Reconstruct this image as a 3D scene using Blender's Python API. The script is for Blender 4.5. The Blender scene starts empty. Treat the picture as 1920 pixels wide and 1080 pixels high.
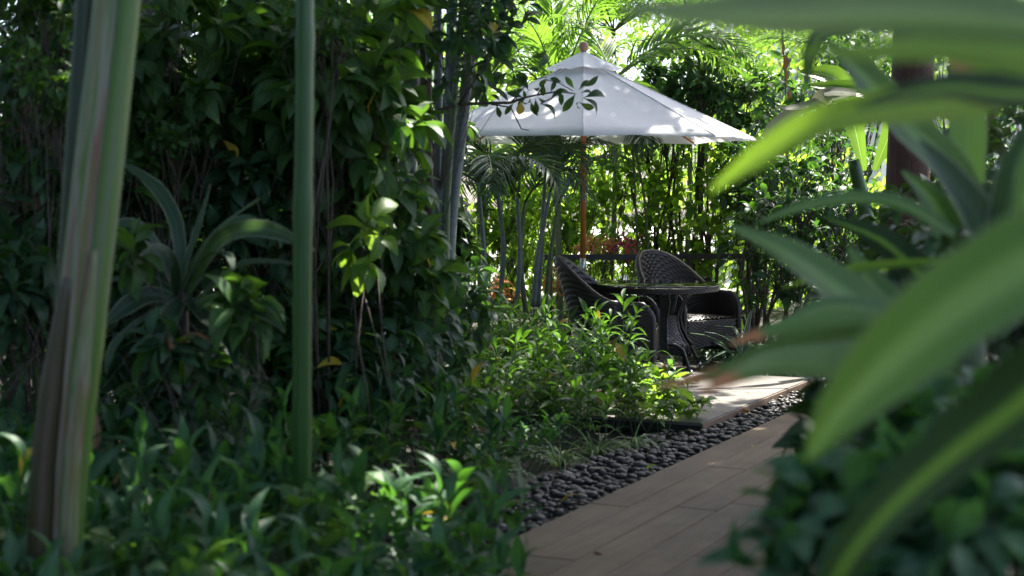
import bpy, math, random
import numpy as np
from mathutils import Vector, Matrix

rs = np.random.RandomState(7)
random.seed(7)
scene = bpy.context.scene
COL = scene.collection

# ------------------------------------------------------------------ camera, sky, sun, exposure
F = 3000.0                      # focal length in pixels of the 1920 wide picture
CAM = Vector((0, 0, 1.62))
PITCH = math.atan((540 - 350) / F)
cam_d = bpy.data.cameras.new('camera')
cam_d.sensor_width = 36.0
cam_d.lens = F / 1920 * 36
cam_d.clip_start = 0.05
cam_d.clip_end = 500
cam_d.dof.use_dof = True
cam_d.dof.focus_distance = 13.9
cam_d.dof.aperture_fstop = 2.2
cam_o = bpy.data.objects.new('camera', cam_d)
cam_o.location = CAM
cam_o.rotation_euler = (math.pi / 2 - PITCH, 0, 0)
COL.objects.link(cam_o)
scene.camera = cam_o

SUN_EL, SUN_AZ = math.radians(56), math.radians(38)      # azimuth from +Y (away from camera) towards +X
world = bpy.data.worlds.new('World')
scene.world = world
world.use_nodes = True
wn = world.node_tree
wn.nodes.clear()
sky = wn.nodes.new('ShaderNodeTexSky')
sky.sky_type = 'NISHITA'
sky.sun_disc = False
sky.sun_elevation = SUN_EL
sky.sun_rotation = SUN_AZ
sky.air_density = 0.55
sky.ozone_density = 0.4
sky.dust_density = 2.5
bg = wn.nodes.new('ShaderNodeBackground')
bg.inputs['Strength'].default_value = 0.13
wo = wn.nodes.new('ShaderNodeOutputWorld')
wn.links.new(sky.outputs[0], bg.inputs[0])
wn.links.new(bg.outputs[0], wo.inputs[0])

sun_d = bpy.data.lights.new('sun', 'SUN')
sun_d.energy = 5.0
sun_d.angle = math.radians(0.55)
sun_d.color = (1.0, 0.95, 0.85)
sun_o = bpy.data.objects.new('sun', sun_d)
sdir = Vector((math.sin(SUN_AZ) * math.cos(SUN_EL), math.cos(SUN_AZ) * math.cos(SUN_EL), math.sin(SUN_EL)))
sun_o.rotation_euler = sdir.to_track_quat('Z', 'Y').to_euler()
sun_o.location = (6, 12, 20)
COL.objects.link(sun_o)

scene.view_settings.view_transform = 'Standard'
scene.view_settings.look = 'None'
scene.view_settings.gamma = 1.0
scene.view_settings.use_curve_mapping = False
scene.view_settings.exposure = 2.25
scene.cycles.max_bounces = 7
scene.cycles.diffuse_bounces = 4
scene.cycles.glossy_bounces = 2
scene.cycles.transmission_bounces = 4
scene.cycles.transparent_max_bounces = 4
scene.cycles.caustics_reflective = False
scene.cycles.caustics_refractive = False
scene.cycles.sample_clamp_indirect = 6.0

# ------------------------------------------------------------------ pixel helpers (photo pixel + distance -> place in the garden)
cp, sp = math.cos(PITCH), math.sin(PITCH)
def ray(px, py):
    a, b = (px - 960) / F, (540 - py) / F
    return Vector((a, cp + sp * b, -sp + cp * b))
def P(px, py, Z):
    d = ray(px, py)
    return CAM + d * (Z / d.y)
def G(px, py, z=0.0):
    d = ray(px, py)
    return CAM + d * ((z - CAM.z) / d.z)
def pixel(p):
    """arrays of points -> photo pixels and depth"""
    p = np.asarray(p, float).reshape(-1, 3) - np.array(CAM)
    d = p[:, 1] * cp - p[:, 2] * sp
    u = p[:, 1] * sp + p[:, 2] * cp
    d = np.maximum(d, 1e-3)
    return 960 + F * p[:, 0] / d, 540 - F * u / d, d

# ------------------------------------------------------------------ mesh helpers
def make_mesh(name, verts, faces, mat=None, uvs=None, smooth=True):
    me = bpy.data.meshes.new(name)
    verts = np.asarray(verts, np.float32)
    nv = len(verts)
    me.vertices.add(nv)
    me.vertices.foreach_set('co', verts.ravel())
    if isinstance(faces, np.ndarray):
        k = faces.shape[1]
        nf = len(faces)
        loops = faces.ravel().astype(np.int32)
        starts = np.arange(nf, dtype=np.int32) * k
    else:
        nf = len(faces)
        lens = np.array([len(f) for f in faces], np.int32)
        loops = np.array([i for f in faces for i in f], np.int32)
        starts = np.concatenate([[0], np.cumsum(lens)[:-1]]).astype(np.int32)
    me.loops.add(len(loops))
    me.loops.foreach_set('vertex_index', loops)
    me.polygons.add(nf)
    me.polygons.foreach_set('loop_start', starts)
    if smooth:
        me.polygons.foreach_set('use_smooth', np.ones(nf, bool))
    if uvs is not None:
        ul = me.uv_layers.new(name='UVMap')
        ul.data.foreach_set('uv', np.asarray(uvs, np.float32)[loops].ravel())
    me.update(calc_edges=True)
    me.validate()
    if mat is not None:
        me.materials.append(mat)
    return me

class MB:
    """collects boxes, tubes, strips and lathes into one mesh"""
    def __init__(s):
        s.v, s.f, s.uv, s.n, s.sm = [], [], [], 0, []
    def add(s, v, f, uv=None, flat=False):
        s.sm.extend([not flat] * len(f))
        v = np.asarray(v, float).reshape(-1, 3)
        s.v.append(v)
        s.f.extend([tuple(int(i) + s.n for i in q) for q in f])
        s.uv.append(np.zeros((len(v), 2)) if uv is None else np.asarray(uv, float))
        s.n += len(v)
    def tube(s, pts, radii, n=6, cap=True, flat=1.0):
        pts = [Vector(p) for p in pts]
        m = len(pts)
        if np.isscalar(radii):
            radii = [radii] * m
        v, uv, f = [], [], []
        ref = None
        for i, p in enumerate(pts):
            t = (pts[min(i + 1, m - 1)] - pts[max(i - 1, 0)]).normalized()
            if ref is None:
                ref = t.orthogonal().normalized()
            ref = (ref - t * ref.dot(t)).normalized()
            b = t.cross(ref)
            for k in range(n):
                a = 2 * math.pi * k / n
                v.append(p + (ref * math.cos(a) + b * math.sin(a) * flat) * radii[i])
                uv.append((k / n, i / max(m - 1, 1)))
        for i in range(m - 1):
            for k in range(n):
                k2 = (k + 1) % n
                f.append((i * n + k, i * n + k2, (i + 1) * n + k2, (i + 1) * n + k))
        if cap:
            f.append(tuple(range(n - 1, -1, -1)))
            f.append(tuple((m - 1) * n + k for k in range(n)))
        s.add(v, f, uv)
    def box(s, c, half, rot=None, bevel=0.0):
        hx, hy, hz = half
        if bevel > 0:
            b = bevel
            prof = [(-hz, 0.0), (hz - b, 0.0), (hz, b)]
            v, f = [], []
            for z, ins in prof:
                for sx, sy in ((-1, -1), (1, -1), (1, 1), (-1, 1)):
                    v.append((sx * (hx - ins), sy * (hy - ins), z))
            for i in range(2):
                for k in range(4):
                    k2 = (k + 1) % 4
                    f.append((i * 4 + k, i * 4 + k2, (i + 1) * 4 + k2, (i + 1) * 4 + k))
            f.append((8, 9, 10, 11))
            f.append((3, 2, 1, 0))
        else:
            v = [(sx * hx, sy * hy, sz * hz) for sz in (-1, 1) for sx, sy in ((-1, -1), (1, -1), (1, 1), (-1, 1))]
            f = [(3, 2, 1, 0), (4, 5, 6, 7)] + [(k, (k + 1) % 4, 4 + (k + 1) % 4, 4 + k) for k in range(4)]
        M = Matrix(rot) if rot is not None else Matrix.Identity(3)
        s.add([M @ Vector(q) + Vector(c) for q in v], f, None, True)
    def lathe(s, prof, n=24, c=(0, 0, 0), cap=False):
        v, f, uv = [], [], []
        for j, (r, z) in enumerate(prof):
            for k in range(n):
                a = 2 * math.pi * k / n
                v.append((c[0] + r * math.cos(a), c[1] + r * math.sin(a), c[2] + z))
                uv.append((k / n, j / len(prof)))
        for j in range(len(prof) - 1):
            for k in range(n):
                k2 = (k + 1) % n
                f.append((j * n + k, j * n + k2, (j + 1) * n + k2, (j + 1) * n + k))
        if cap:
            f.append(tuple(range(n - 1, -1, -1)))
            f.append(tuple((len(prof) - 1) * n + k for k in range(n)))
        s.add(v, f, uv)
    def mesh(s, name, mat, smooth=True):
        me = make_mesh(name, np.concatenate(s.v), s.f, mat, np.concatenate(s.uv), smooth)
        if len(me.polygons) == len(s.sm):
            me.polygons.foreach_set('use_smooth', np.array(s.sm, bool))
        return me

def thing(name, label, cat, loc=(0, 0, 0), rz=0.0, group=None):
    o = bpy.data.objects.new(name, None)
    o.empty_display_size = 0.1
    COL.objects.link(o)
    o.location = loc
    o.rotation_euler = (0, 0, rz)
    o['label'] = label
    o['category'] = cat
    if group:
        o['group'] = group
    return o
def obj(name, me, parent=None, kind=None, label=None, mat=None):
    o = bpy.data.objects.new(name, me)
    COL.objects.link(o)
    if parent is not None:
        o.parent = parent
    if kind:
        o['kind'] = kind
    if label:
        o['label'] = label
    return o
def tag(o, label, cat, group=None):
    o['label'] = label
    o['category'] = cat
    if group:
        o['group'] = group
    return o
def loc_of(parent):
    return np.array(parent.matrix_basis.translation)

# ------------------------------------------------------------------ materials
def new_mat(name):
    m = bpy.data.materials.new(name)
    m.use_nodes = True
    nt = m.node_tree
    nt.nodes.clear()
    out = nt.nodes.new('ShaderNodeOutputMaterial')
    return m, nt, out
class N:
    """small node-tree writer"""
    def __init__(s, nt):
        s.nt = nt
    def __call__(s, kind, **kw):
        n = s.nt.nodes.new('ShaderNode' + kind)
        for k, v in kw.items():
            setattr(n, k, v)
        return n
    def link(s, a, b):
        s.nt.links.new(a, b)
    def math(s, op, a, b=None, c=None, clamp=False):
        n = s('Math', operation=op)
        n.use_clamp = clamp
        for i, x in enumerate((a, b, c)):
            if x is None:
                continue
            if isinstance(x, (int, float)):
                n.inputs[i].default_value = x
            else:
                s.link(x, n.inputs[i])
        return n.outputs[0]
    def step(s, x, lo, hi):
        n = s('MapRange', interpolation_type='SMOOTHSTEP')
        s.link(x, n.inputs[0])
        n.inputs[1].default_value = lo
        n.inputs[2].default_value = hi
        return n.outputs[0]
    def mix(s, f, a, b, blend='MIX'):
        n = s('Mix', data_type='RGBA', blend_type=blend)
        for i, x in ((0, f), (6, a), (7, b)):
            if isinstance(x, (int, float)):
                n.inputs[i].default_value = x
            elif isinstance(x, tuple):
                n.inputs[i].default_value = (*x, 1)
            else:
                s.link(x, n.inputs[i])
        return n.outputs[2]
    def noise(s, scale, detail=3, coord=None, rough=0.5):
        n = s('TexNoise')
        n.inputs['Scale'].default_value = scale
        n.inputs['Detail'].default_value = detail
        n.inputs['Roughness'].default_value = rough
        if coord is not None:
            s.link(coord, n.inputs['Vector'])
        return n.outputs['Fac']
    def bump(s, h, strength, dist):
        n = s('Bump')
        n.inputs['Strength'].default_value = strength
        n.inputs['Distance'].default_value = dist
        s.link(h, n.inputs['Height'])
        return n.outputs[0]

def leaf_mat(name, col, col2, trans, rough=0.42, tw=0.35, mid=None, midw=0.07, margin=None, marginw=0.14, tip=None, veins=12, spec=0.5, centre=None, lines=0.0):
    m, nt, out = new_mat(name)
    n = N(nt)
    oi = n('ObjectInfo')
    ge = n('NewGeometry')
    rnd = n.math('FRACT', n.math('ADD', oi.outputs['Random'], ge.outputs['Random Per Island']))
    rnd2 = n.math('FRACT', n.math('MULTIPLY', rnd, 7.31))
    uv = n('TexCoord')
    sep = n('SeparateXYZ')
    n.link(uv.outputs['UV'], sep.inputs[0])
    a = n.math('MULTIPLY', n.math('ABSOLUTE', n.math('SUBTRACT', sep.outputs[0], 0.5)), 2.0)
    v = sep.outputs[1]
    base = n.mix(rnd, col, col2)
    tc = n.mix(rnd, trans, tuple(min(1, t * 0.8 + 0.02) for t in trans))
    blot = n.noise(9, 2, uv.outputs['Object'])
    br = n.math('ADD', n.math('MULTIPLY', rnd2, 0.5), n.math('MULTIPLY', blot, 0.7))
    br = n.math('ADD', br, 0.42)
    if lines:
        mp = n('Mapping')
        mp.inputs['Scale'].default_value = (26, 1.6, 1)
        n.link(uv.outputs['UV'], mp.inputs[0])
        ln = n.noise(1.0, 3, mp.outputs[0], 0.6)
        sp = n.step(n.noise(60, 2, uv.outputs['Object']), 0.66, 0.72)
        br = n.math('MULTIPLY', br, n.math('SUBTRACT', n.math('ADD', n.math('MULTIPLY', ln, lines * 2), 1 - lines), n.math('MULTIPLY', sp, 0.25)))
        tc = n.mix(1.0, tc, n.math('ADD', n.math('MULTIPLY', ln, lines * 2), 1 - lines), 'MULTIPLY')
    vein = n.math('SINE', n.math('MULTIPLY', n.math('SUBTRACT', n.math('MULTIPLY', v, veins), n.math('MULTIPLY', a, 3.0)), 6.283))
    vl = n.step(vein, 0.82, 1.0)
    sc = n.mix(1.0, base, br, 'MULTIPLY')
    # scalar to colour multiply goes through the B socket
    base = sc
    base = n.mix(n.math('MULTIPLY', vl, 0.22), base, tuple(min(1, c * 2.2 + 0.02) for c in col2))
    if centre:
        base = n.mix(n.math('MULTIPLY', n.math('SUBTRACT', 1.0, n.step(a, 0.1, 0.55)), 0.8), base, centre)
    mf = n.math('SUBTRACT', 1.0, n.step(a, midw * 0.4, midw))
    tc = n.mix(n.math('MULTIPLY', mf, 0.6), tc, tuple(min(1, q * 2.4) for q in mid)) if mid else tc
    base = n.mix(n.math('MULTIPLY', mf, 0.75), base, mid or tuple(min(1, c * 2.6 + 0.03) for c in col2))
    if margin:
        wob = n.noise(14, 2, uv.outputs['Object'])
        ge_ = n.step(n.math('ADD', a, n.math('MULTIPLY', n.math('SUBTRACT', wob, 0.5), 0.15)), 1 - marginw, 1 - marginw * 0.5)
        base = n.mix(ge_, base, margin)
        tc = n.mix(ge_, tc, tuple(min(1, c * 0.8) for c in margin))
    if tip:
        wob = n.noise(20, 3, uv.outputs['Object'])
        tf = n.step(n.math('ADD', v, n.math('MULTIPLY', n.math('SUBTRACT', wob, 0.5), 0.2)), tip[3], tip[3] + 0.07)
        base = n.mix(tf, base, tip[:3])
        tc = n.mix(tf, tc, tip[:3])
    p = n('BsdfPrincipled')
    n.link(base, p.inputs['Base Color'])
    p.inputs['Roughness'].default_value = rough
    p.inputs['Specular IOR Level'].default_value = spec
    hgt = n.math('ADD', n.math('MULTIPLY', vein, 0.5), n.math('MULTIPLY', mf, -1.5))
    bp = n.bump(hgt, 0.25, 0.004)
    n.link(bp, p.inputs['Normal'])
    tr = n('BsdfTranslucent')
    n.link(tc, tr.inputs['Color'])
    mx = n('MixShader')
    mx.inputs[0].default_value = tw
    n.link(p.outputs[0], mx.inputs[1])
    n.link(tr.outputs[0], mx.inputs[2])
    n.link(mx.outputs[0], out.inputs[0])
    return m

def plain_mat(name, col, col2=None, rough=0.6, scale=8, metal=0.0, bump=0.3, bdist=0.004, spec=0.5, stretch=None, vary=0.0, stain=0.0):
    m, nt, out = new_mat(name)
    n = N(nt)
    tc = n('TexCoord')
    co = tc.outputs['Object']
    if stretch:
        mp = n('Mapping')
        mp.inputs['Scale'].default_value = stretch
        n.link(co, mp.inputs[0])
        co = mp.outputs[0]
    if vary:
        oi = n('ObjectInfo')
        off = n('VectorMath', operation='ADD')
        n.link(co, off.inputs[0])
        cmb = n('CombineXYZ')
        for i in range(3):
            n.link(n.math('MULTIPLY', oi.outputs['Random'], 37.0 + 11 * i), cmb.inputs[i])
        n.link(cmb.outputs[0], off.inputs[1])
        co = off.outputs[0]
    a = n.noise(scale, 5, co, 0.6)
    b = n.noise(scale * 6, 3, co, 0.6)
    f = n.step(n.math('ADD', n.math('MULTIPLY', a, 0.7), n.math('MULTIPLY', b, 0.3)), 0.35, 0.65)
    c = n.mix(f, col, col2 or tuple(x * 0.6 for x in col))
    if vary:
        g = n.math('ADD', n.math('MULTIPLY', n.math('FRACT', n.math('ADD', oi.outputs['Random'], n('NewGeometry').outputs['Random Per Island'])), vary), 1 - vary / 2)
        c = n.mix(1.0, c, g, 'MULTIPLY')
    if stain:
        gp = n('NewGeometry').outputs['Position']
        s1 = n.step(n.noise(1.1, 5, gp, 0.65), 0.3, 0.7)
        s2 = n.step(n.noise(7.0, 4, gp, 0.7), 0.58, 0.75)
        g = n.math('SUBTRACT', n.math('ADD', n.math('MULTIPLY', s1, stain), 1 - stain * 0.6), n.math('MULTIPLY', s2, stain * 0.5))
        c = n.mix(1.0, c, g, 'MULTIPLY')
    p = n('BsdfPrincipled')
    n.link(c, p.inputs['Base Color'])
    p.inputs['Roughness'].default_value = rough
    p.inputs['Metallic'].default_value = metal
    p.inputs['Specular IOR Level'].default_value = spec
    if bump:
        n.link(n.bump(b, bump, bdist), p.inputs['Normal'])
    n.link(p.outputs[0], out.inputs[0])
    return m

def stalk_mat(name, cols, rough=0.4):
    """lengthwise streaks round a stalk (U runs round it)"""
    m, nt, out = new_mat(name)
    n = N(nt)
    uv = n('TexCoord')
    mp = n('Mapping')
    mp.inputs['Scale'].default_value = (5, 0.9, 1)
    n.link(uv.outputs['UV'], mp.inputs[0])
    f = n.noise(1.6, 3, mp.outputs[0], 0.6)
    r = n('ValToRGB')
    r.color_ramp.elements[0].position = 0.36
    r.color_ramp.elements[1].position = 0.64
    for i in range(len(cols) - 2):
        r.color_ramp.elements.new(0.36 + 0.28 * (i + 1) / (len(cols) - 1))
    for e, c in zip(r.color_ramp.elements, cols):
        e.color = (*c, 1)
    n.link(f, r.inputs[0])
    p = n('BsdfPrincipled')
    n.link(r.outputs[0], p.inputs['Base Color'])
    p.inputs['Roughness'].default_value = rough
    n.link(n.bump(f, 0.4, 0.004), p.inputs['Normal'])
    n.link(p.outputs[0], out.inputs[0])
    return m

L = {}
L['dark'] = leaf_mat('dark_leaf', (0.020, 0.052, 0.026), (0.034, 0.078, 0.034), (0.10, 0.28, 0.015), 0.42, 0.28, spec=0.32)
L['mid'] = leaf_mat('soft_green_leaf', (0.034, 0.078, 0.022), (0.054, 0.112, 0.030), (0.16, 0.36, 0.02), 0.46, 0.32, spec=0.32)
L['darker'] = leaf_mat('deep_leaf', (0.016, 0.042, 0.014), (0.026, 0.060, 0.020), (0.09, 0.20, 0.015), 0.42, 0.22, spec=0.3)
L['lance'] = leaf_mat('lance_leaf', (0.030, 0.080, 0.018), (0.048, 0.11, 0.024), (0.16, 0.38, 0.02), 0.46, 0.36, spec=0.3)
L['cover'] = leaf_mat('cover_leaf', (0.022, 0.066, 0.030), (0.036, 0.092, 0.040), (0.12, 0.36, 0.025), 0.45, 0.3, spec=0.3)
L['lime'] = leaf_mat('lime_leaf', (0.065, 0.14, 0.022), (0.09, 0.17, 0.03), (0.30, 0.52, 0.03), 0.42, 0.45)
L['hedge'] = leaf_mat('hedge_leaf', (0.05, 0.11, 0.022), (0.075, 0.14, 0.03), (0.44, 0.70, 0.05), 0.42, 0.6)
L['magnolia'] = leaf_mat('magnolia_leaf', (0.034, 0.082, 0.026), (0.052, 0.112, 0.036), (0.13, 0.30, 0.02), 0.42, 0.3, spec=0.35)
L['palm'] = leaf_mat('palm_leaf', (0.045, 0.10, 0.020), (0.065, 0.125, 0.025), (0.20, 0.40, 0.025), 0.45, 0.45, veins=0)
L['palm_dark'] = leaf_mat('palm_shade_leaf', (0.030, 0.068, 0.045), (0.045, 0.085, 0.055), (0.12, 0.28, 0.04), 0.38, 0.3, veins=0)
L['draco'] = leaf_mat('strap_leaf', (0.040, 0.088, 0.020), (0.056, 0.115, 0.026), (0.18, 0.38, 0.03), 0.36, 0.34, mid=(0.15, 0.25, 0.06), midw=0.42, margin=(0.15, 0.20, 0.09), marginw=0.08, veins=0, spec=0.42, lines=0.6)
L['draco_lime'] = leaf_mat('strap_lime_leaf', (0.085, 0.17, 0.018), (0.10, 0.19, 0.02), (0.38, 0.66, 0.02), 0.42, 0.55, mid=(0.16, 0.28, 0.04), midw=0.14, veins=0, spec=0.4, lines=0.45)
L['draco_tip'] = leaf_mat('strap_scorched_leaf', (0.055, 0.12, 0.03), (0.075, 0.14, 0.03), (0.26, 0.48, 0.04), 0.42, 0.45, mid=(0.12, 0.2, 0.05), margin=(0.13, 0.18, 0.07), marginw=0.1, tip=(0.46, 0.19, 0.07, 0.74), veins=0, spec=0.4, lines=0.3)
L['draco_dark'] = leaf_mat('strap_deep_leaf', (0.014, 0.036, 0.006), (0.020, 0.045, 0.008), (0.05, 0.12, 0.005), 0.5, 0.15, mid=(0.17, 0.30, 0.03), midw=0.30, veins=0, spec=0.25, lines=0.3)
L['varieg'] = leaf_mat('pale_edged_leaf', (0.016, 0.040, 0.020), (0.022, 0.048, 0.024), (0.08, 0.18, 0.03), 0.48, 0.25, spec=0.35, margin=(0.17, 0.20, 0.12), marginw=0.16, tip=(0.22, 0.13, 0.08, 0.93), veins=0, lines=0.3)
L['spider'] = leaf_mat('striped_grass_leaf', (0.05, 0.11, 0.06), (0.06, 0.13, 0.07), (0.12, 0.25, 0.08), 0.42, 0.3, margin=(0.34, 0.42, 0.34), marginw=0.4, veins=0)
L['grass'] = leaf_mat('tuft_leaf', (0.06, 0.11, 0.045), (0.09, 0.14, 0.07), (0.2, 0.35, 0.08), 0.45, 0.35, veins=0)
L['fern'] = leaf_mat('fern_leaf', (0.05, 0.11, 0.03), (0.065, 0.13, 0.03), (0.16, 0.32, 0.03), 0.45, 0.35, veins=0)
L['croton'] = leaf_mat('croton_leaf', (0.66, 0.24, 0.12), (0.72, 0.40, 0.22), (0.85, 0.38, 0.16), 0.42, 0.6, mid=(0.6, 0.3, 0.06))
L['pink'] = leaf_mat('pink_leaf', (0.50, 0.05, 0.12), (0.55, 0.12, 0.16), (0.70, 0.06, 0.16), 0.42, 0.45)
L['yellow'] = leaf_mat('yellowed_leaf', (0.42, 0.30, 0.03), (0.50, 0.34, 0.04), (0.55, 0.38, 0.03), 0.45, 0.35)
L['brown'] = leaf_mat('dry_leaf', (0.20, 0.10, 0.045), (0.27, 0.14, 0.06), (0.30, 0.13, 0.04), 0.6, 0.25)
L['banana'] = leaf_mat('banana_leaf', (0.05, 0.11, 0.03), (0.06, 0.12, 0.03), (0.22, 0.42, 0.03), 0.36, 0.4, mid=(0.25, 0.3, 0.14), midw=0.06, veins=30)
L['banana_dry'] = leaf_mat('faded_banana_leaf', (0.19, 0.21, 0.14), (0.24, 0.25, 0.17), (0.3, 0.3, 0.15), 0.5, 0.3, veins=30)
M = {}
M['bark'] = plain_mat('grey_brown_bark', (0.10, 0.08, 0.055), (0.05, 0.038, 0.028), 0.8, 14, bump=0.7, bdist=0.01)
M['twig'] = plain_mat('brown_twig', (0.085, 0.055, 0.035), (0.04, 0.028, 0.02), 0.7, 30)
M['green_twig'] = plain_mat('green_twig', (0.07, 0.10, 0.035), (0.05, 0.06, 0.03), 0.6, 30)
M['palm_stem'] = plain_mat('grey_palm_stem', (0.16, 0.185, 0.165), (0.10, 0.12, 0.105), 0.5, 6, stretch=(1, 1, 6), bump=0.3)
M['areca_stem'] = plain_mat('green_palm_stem', (0.085, 0.12, 0.035), (0.13, 0.15, 0.08), 0.5, 5, stretch=(1, 1, 4))
M['red_bark'] = plain_mat('red_brown_bark', (0.085, 0.035, 0.022), (0.05, 0.02, 0.014), 0.75, 6, stretch=(4, 4, 0.6), bump=0.8, bdist=0.02)
M['stalk_green'] = stalk_mat('green_stalk_skin', [(0.008, 0.045, 0.003), (0.024, 0.085, 0.006), (0.014, 0.055, 0.006)])
M['stalk_deep'] = stalk_mat('deep_green_stalk_skin', [(0.010, 0.022, 0.006), (0.013, 0.030, 0.006), (0.010, 0.022, 0.008)])
M['stalk_pale'] = stalk_mat('pale_streaked_sheath', [(0.17, 0.045, 0.012), (0.17, 0.14, 0.04), (0.20, 0.19, 0.12), (0.065, 0.13, 0.010), (0.22, 0.205, 0.15), (0.17, 0.06, 0.035), (0.08, 0.14, 0.02)])
M['stalk_lime'] = stalk_mat('lime_sheath', [(0.055, 0.12, 0.012), (0.09, 0.16, 0.025), (0.12, 0.14, 0.08)])
M['stalk_dry'] = stalk_mat('dry_sheath', [(0.05, 0.028, 0.014), (0.035, 0.032, 0.008), (0.07, 0.05, 0.035)])
M['soil'] = plain_mat('dark_soil', (0.035, 0.026, 0.018), (0.018, 0.014, 0.010), 0.95, 5, bump=1.0, bdist=0.03)
M['plank'] = plain_mat('grey_brown_decking', (0.138, 0.098, 0.060), (0.105, 0.074, 0.045), 0.7, 3.0, stretch=(0.7, 7, 1), bump=0.25, bdist=0.002, vary=0.28, spec=0.25, stain=0.45)
M['slab'] = plain_mat('grey_slate_slab', (0.125, 0.112, 0.098), (0.085, 0.077, 0.07), 0.5, 3.5, stretch=(1, 2.2, 1), bump=0.35, bdist=0.004, vary=0.2, stain=0.45)
M['edging'] = plain_mat('brown_metal_edging', (0.16, 0.10, 0.06), (0.09, 0.06, 0.04), 0.5, 10)
M['joint'] = plain_mat('dark_joint', (0.03, 0.026, 0.022), None, 0.9, 10)
M['pebble'] = plain_mat('dark_river_pebble', (0.036, 0.031, 0.024), (0.021, 0.018, 0.015), 0.55, 9, bump=0.2, vary=1.0)
M['terrace'] = plain_mat('pale_terrace', (0.46, 0.45, 0.40), (0.38, 0.37, 0.33), 0.8, 1.2)
M['wicker'] = plain_mat('dark_brown_wicker', (0.030, 0.021, 0.016), (0.018, 0.013, 0.010), 0.40, 40, bump=0.15, spec=0.5)
M['wood_pole'] = plain_mat('varnished_hardwood', (0.60, 0.23, 0.05), (0.48, 0.165, 0.036), 0.35, 6, stretch=(6, 6, 0.6), bump=0.1)
M['steel'] = plain_mat('brushed_steel', (0.55, 0.55, 0.54), (0.45, 0.45, 0.44), 0.3, 20, metal=1.0, bump=0.05)
M['finial'] = plain_mat('sun_bleached_wood', (0.42, 0.24, 0.15), (0.36, 0.20, 0.12), 0.5, 12)
M['black_metal'] = plain_mat('black_painted_metal', (0.016, 0.015, 0.014), (0.011, 0.01, 0.01), 0.4, 20, bump=0.1)
M['rope'] = plain_mat('pale_rope', (0.35, 0.30, 0.22), None, 0.8, 60)
M['white_wall'] = plain_mat('white_render', (0.78, 0.78, 0.76), (0.70, 0.70, 0.69), 0.8, 2)
M['white_frame'] = plain_mat('white_paint', (0.80, 0.80, 0.79), (0.76, 0.76, 0.75), 0.4, 6, bump=0.05)

def canvas_mat():
    m, nt, out = new_mat('white_canvas')
    n = N(nt)
    tc = n('TexCoord')
    a = n.noise(2.2, 4, tc.outputs['Object'])
    wv = n.noise(260, 1, tc.outputs['Object'])
    spk = n.step(n.noise(34, 2, tc.outputs['Object']), 0.70, 0.76)
    st = n.step(n.noise(5.5, 6, tc.outputs['Object'], 0.7), 0.45, 0.75)
    c = n.mix(n.step(a, 0.3, 0.7), (0.86, 0.86, 0.86), (0.80, 0.80, 0.805))
    c = n.mix(n.math('MULTIPLY', st, 0.16), c, (0.60, 0.60, 0.57))
    c = n.mix(n.math('MULTIPLY', spk, 0.25), c, (0.35, 0.33, 0.28))
    p = n('BsdfPrincipled')
    n.link(c, p.inputs['Base Color'])
    p.inputs['Roughness'].default_value = 0.85
    p.inputs['Specular IOR Level'].default_value = 0.15
    n.link(n.bump(n.math('ADD', n.math('MULTIPLY', a, 14.0), wv), 0.4, 0.004), p.inputs['Normal'])
    t = n('BsdfTranslucent')
    n.link(c, t.inputs['Color'])
    mx = n('MixShader')
    mx.inputs[0].default_value = 0.3
    n.link(p.outputs[0], mx.inputs[1])
    n.link(t.outputs[0], mx.inputs[2])
    n.link(mx.outputs[0], out.inputs[0])
    return m
M['canvas'] = canvas_mat()
def glass_mat(name, col, rough=0.02):
    m, nt, out = new_mat(name)
    n = N(nt)
    p = n('BsdfPrincipled')
    p.inputs['Base Color'].default_value = (*col, 1)
    p.inputs['Roughness'].default_value = rough
    p.inputs['Transmission Weight'].default_value = 1.0
    p.inputs['IOR'].default_value = 1.5
    n.link(p.outputs[0], out.inputs[0])
    return m
M['glass'] = glass_mat('clear_table_glass', (0.75, 0.85, 0.8))
m_, nt_, out_ = new_mat('grey_window_glass')
p_ = nt_.nodes.new('ShaderNodeBsdfPrincipled')
p_.inputs['Base Color'].default_value = (0.16, 0.19, 0.21, 1)
p_.inputs['Roughness'].default_value = 0.06
nt_.links.new(p_.outputs[0], out_.inputs[0])
M['pane'] = m_

# ------------------------------------------------------------------ leaves
def leaf_template(W, a=1.0, b=0.8, seg=5, fold=0.25, curl=0.25, pet=0.06, wave=0.0, tipw=0.0):
    """a leaf of length 1 along +Y, normal +Z: (verts, faces, uvs)"""
    v, uv = [], []
    for i in range(seg + 1):
        t = i / seg
        tt = max(0.0, (t - pet) / (1 - pet))
        w = W * 0.5 * (math.sin(math.pi * min(1, tt) ** a) ** b if 0 < tt < 1 else 0.0)
        w = max(w, 0.006 if t < 0.5 else 0.002)
        ang = curl * t
        y = t * math.cos(ang * 0.7)
        z = -t * math.sin(ang * 0.7) * t
        wz = wave * math.sin(t * 9.0)
        v += [(-w, y, z + fold * w + wz), (0, y, z), (w, y, z + fold * w - wz)]
        uv += [(0, t), (0.5, t), (1, t)]
    f = []
    for i in range(seg):
        k = i * 3
        f += [(k, k + 1, k + 4, k + 3), (k + 1, k + 2, k + 5, k + 4)]
    return np.array(v), np.array(f), np.array(uv)
def variants(n, W, a, b, seg, fold, curl, wave=0.0, pet=0.06):
    out = []
    for i in range(n):
        out.append(leaf_template(W * (0.85 + 0.3 * rs.rand()), a, b, seg, fold * (0.4 + 1.2 * rs.rand()), curl * (0.2 + 1.8 * rs.rand()), pet, wave))
    return out
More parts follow.
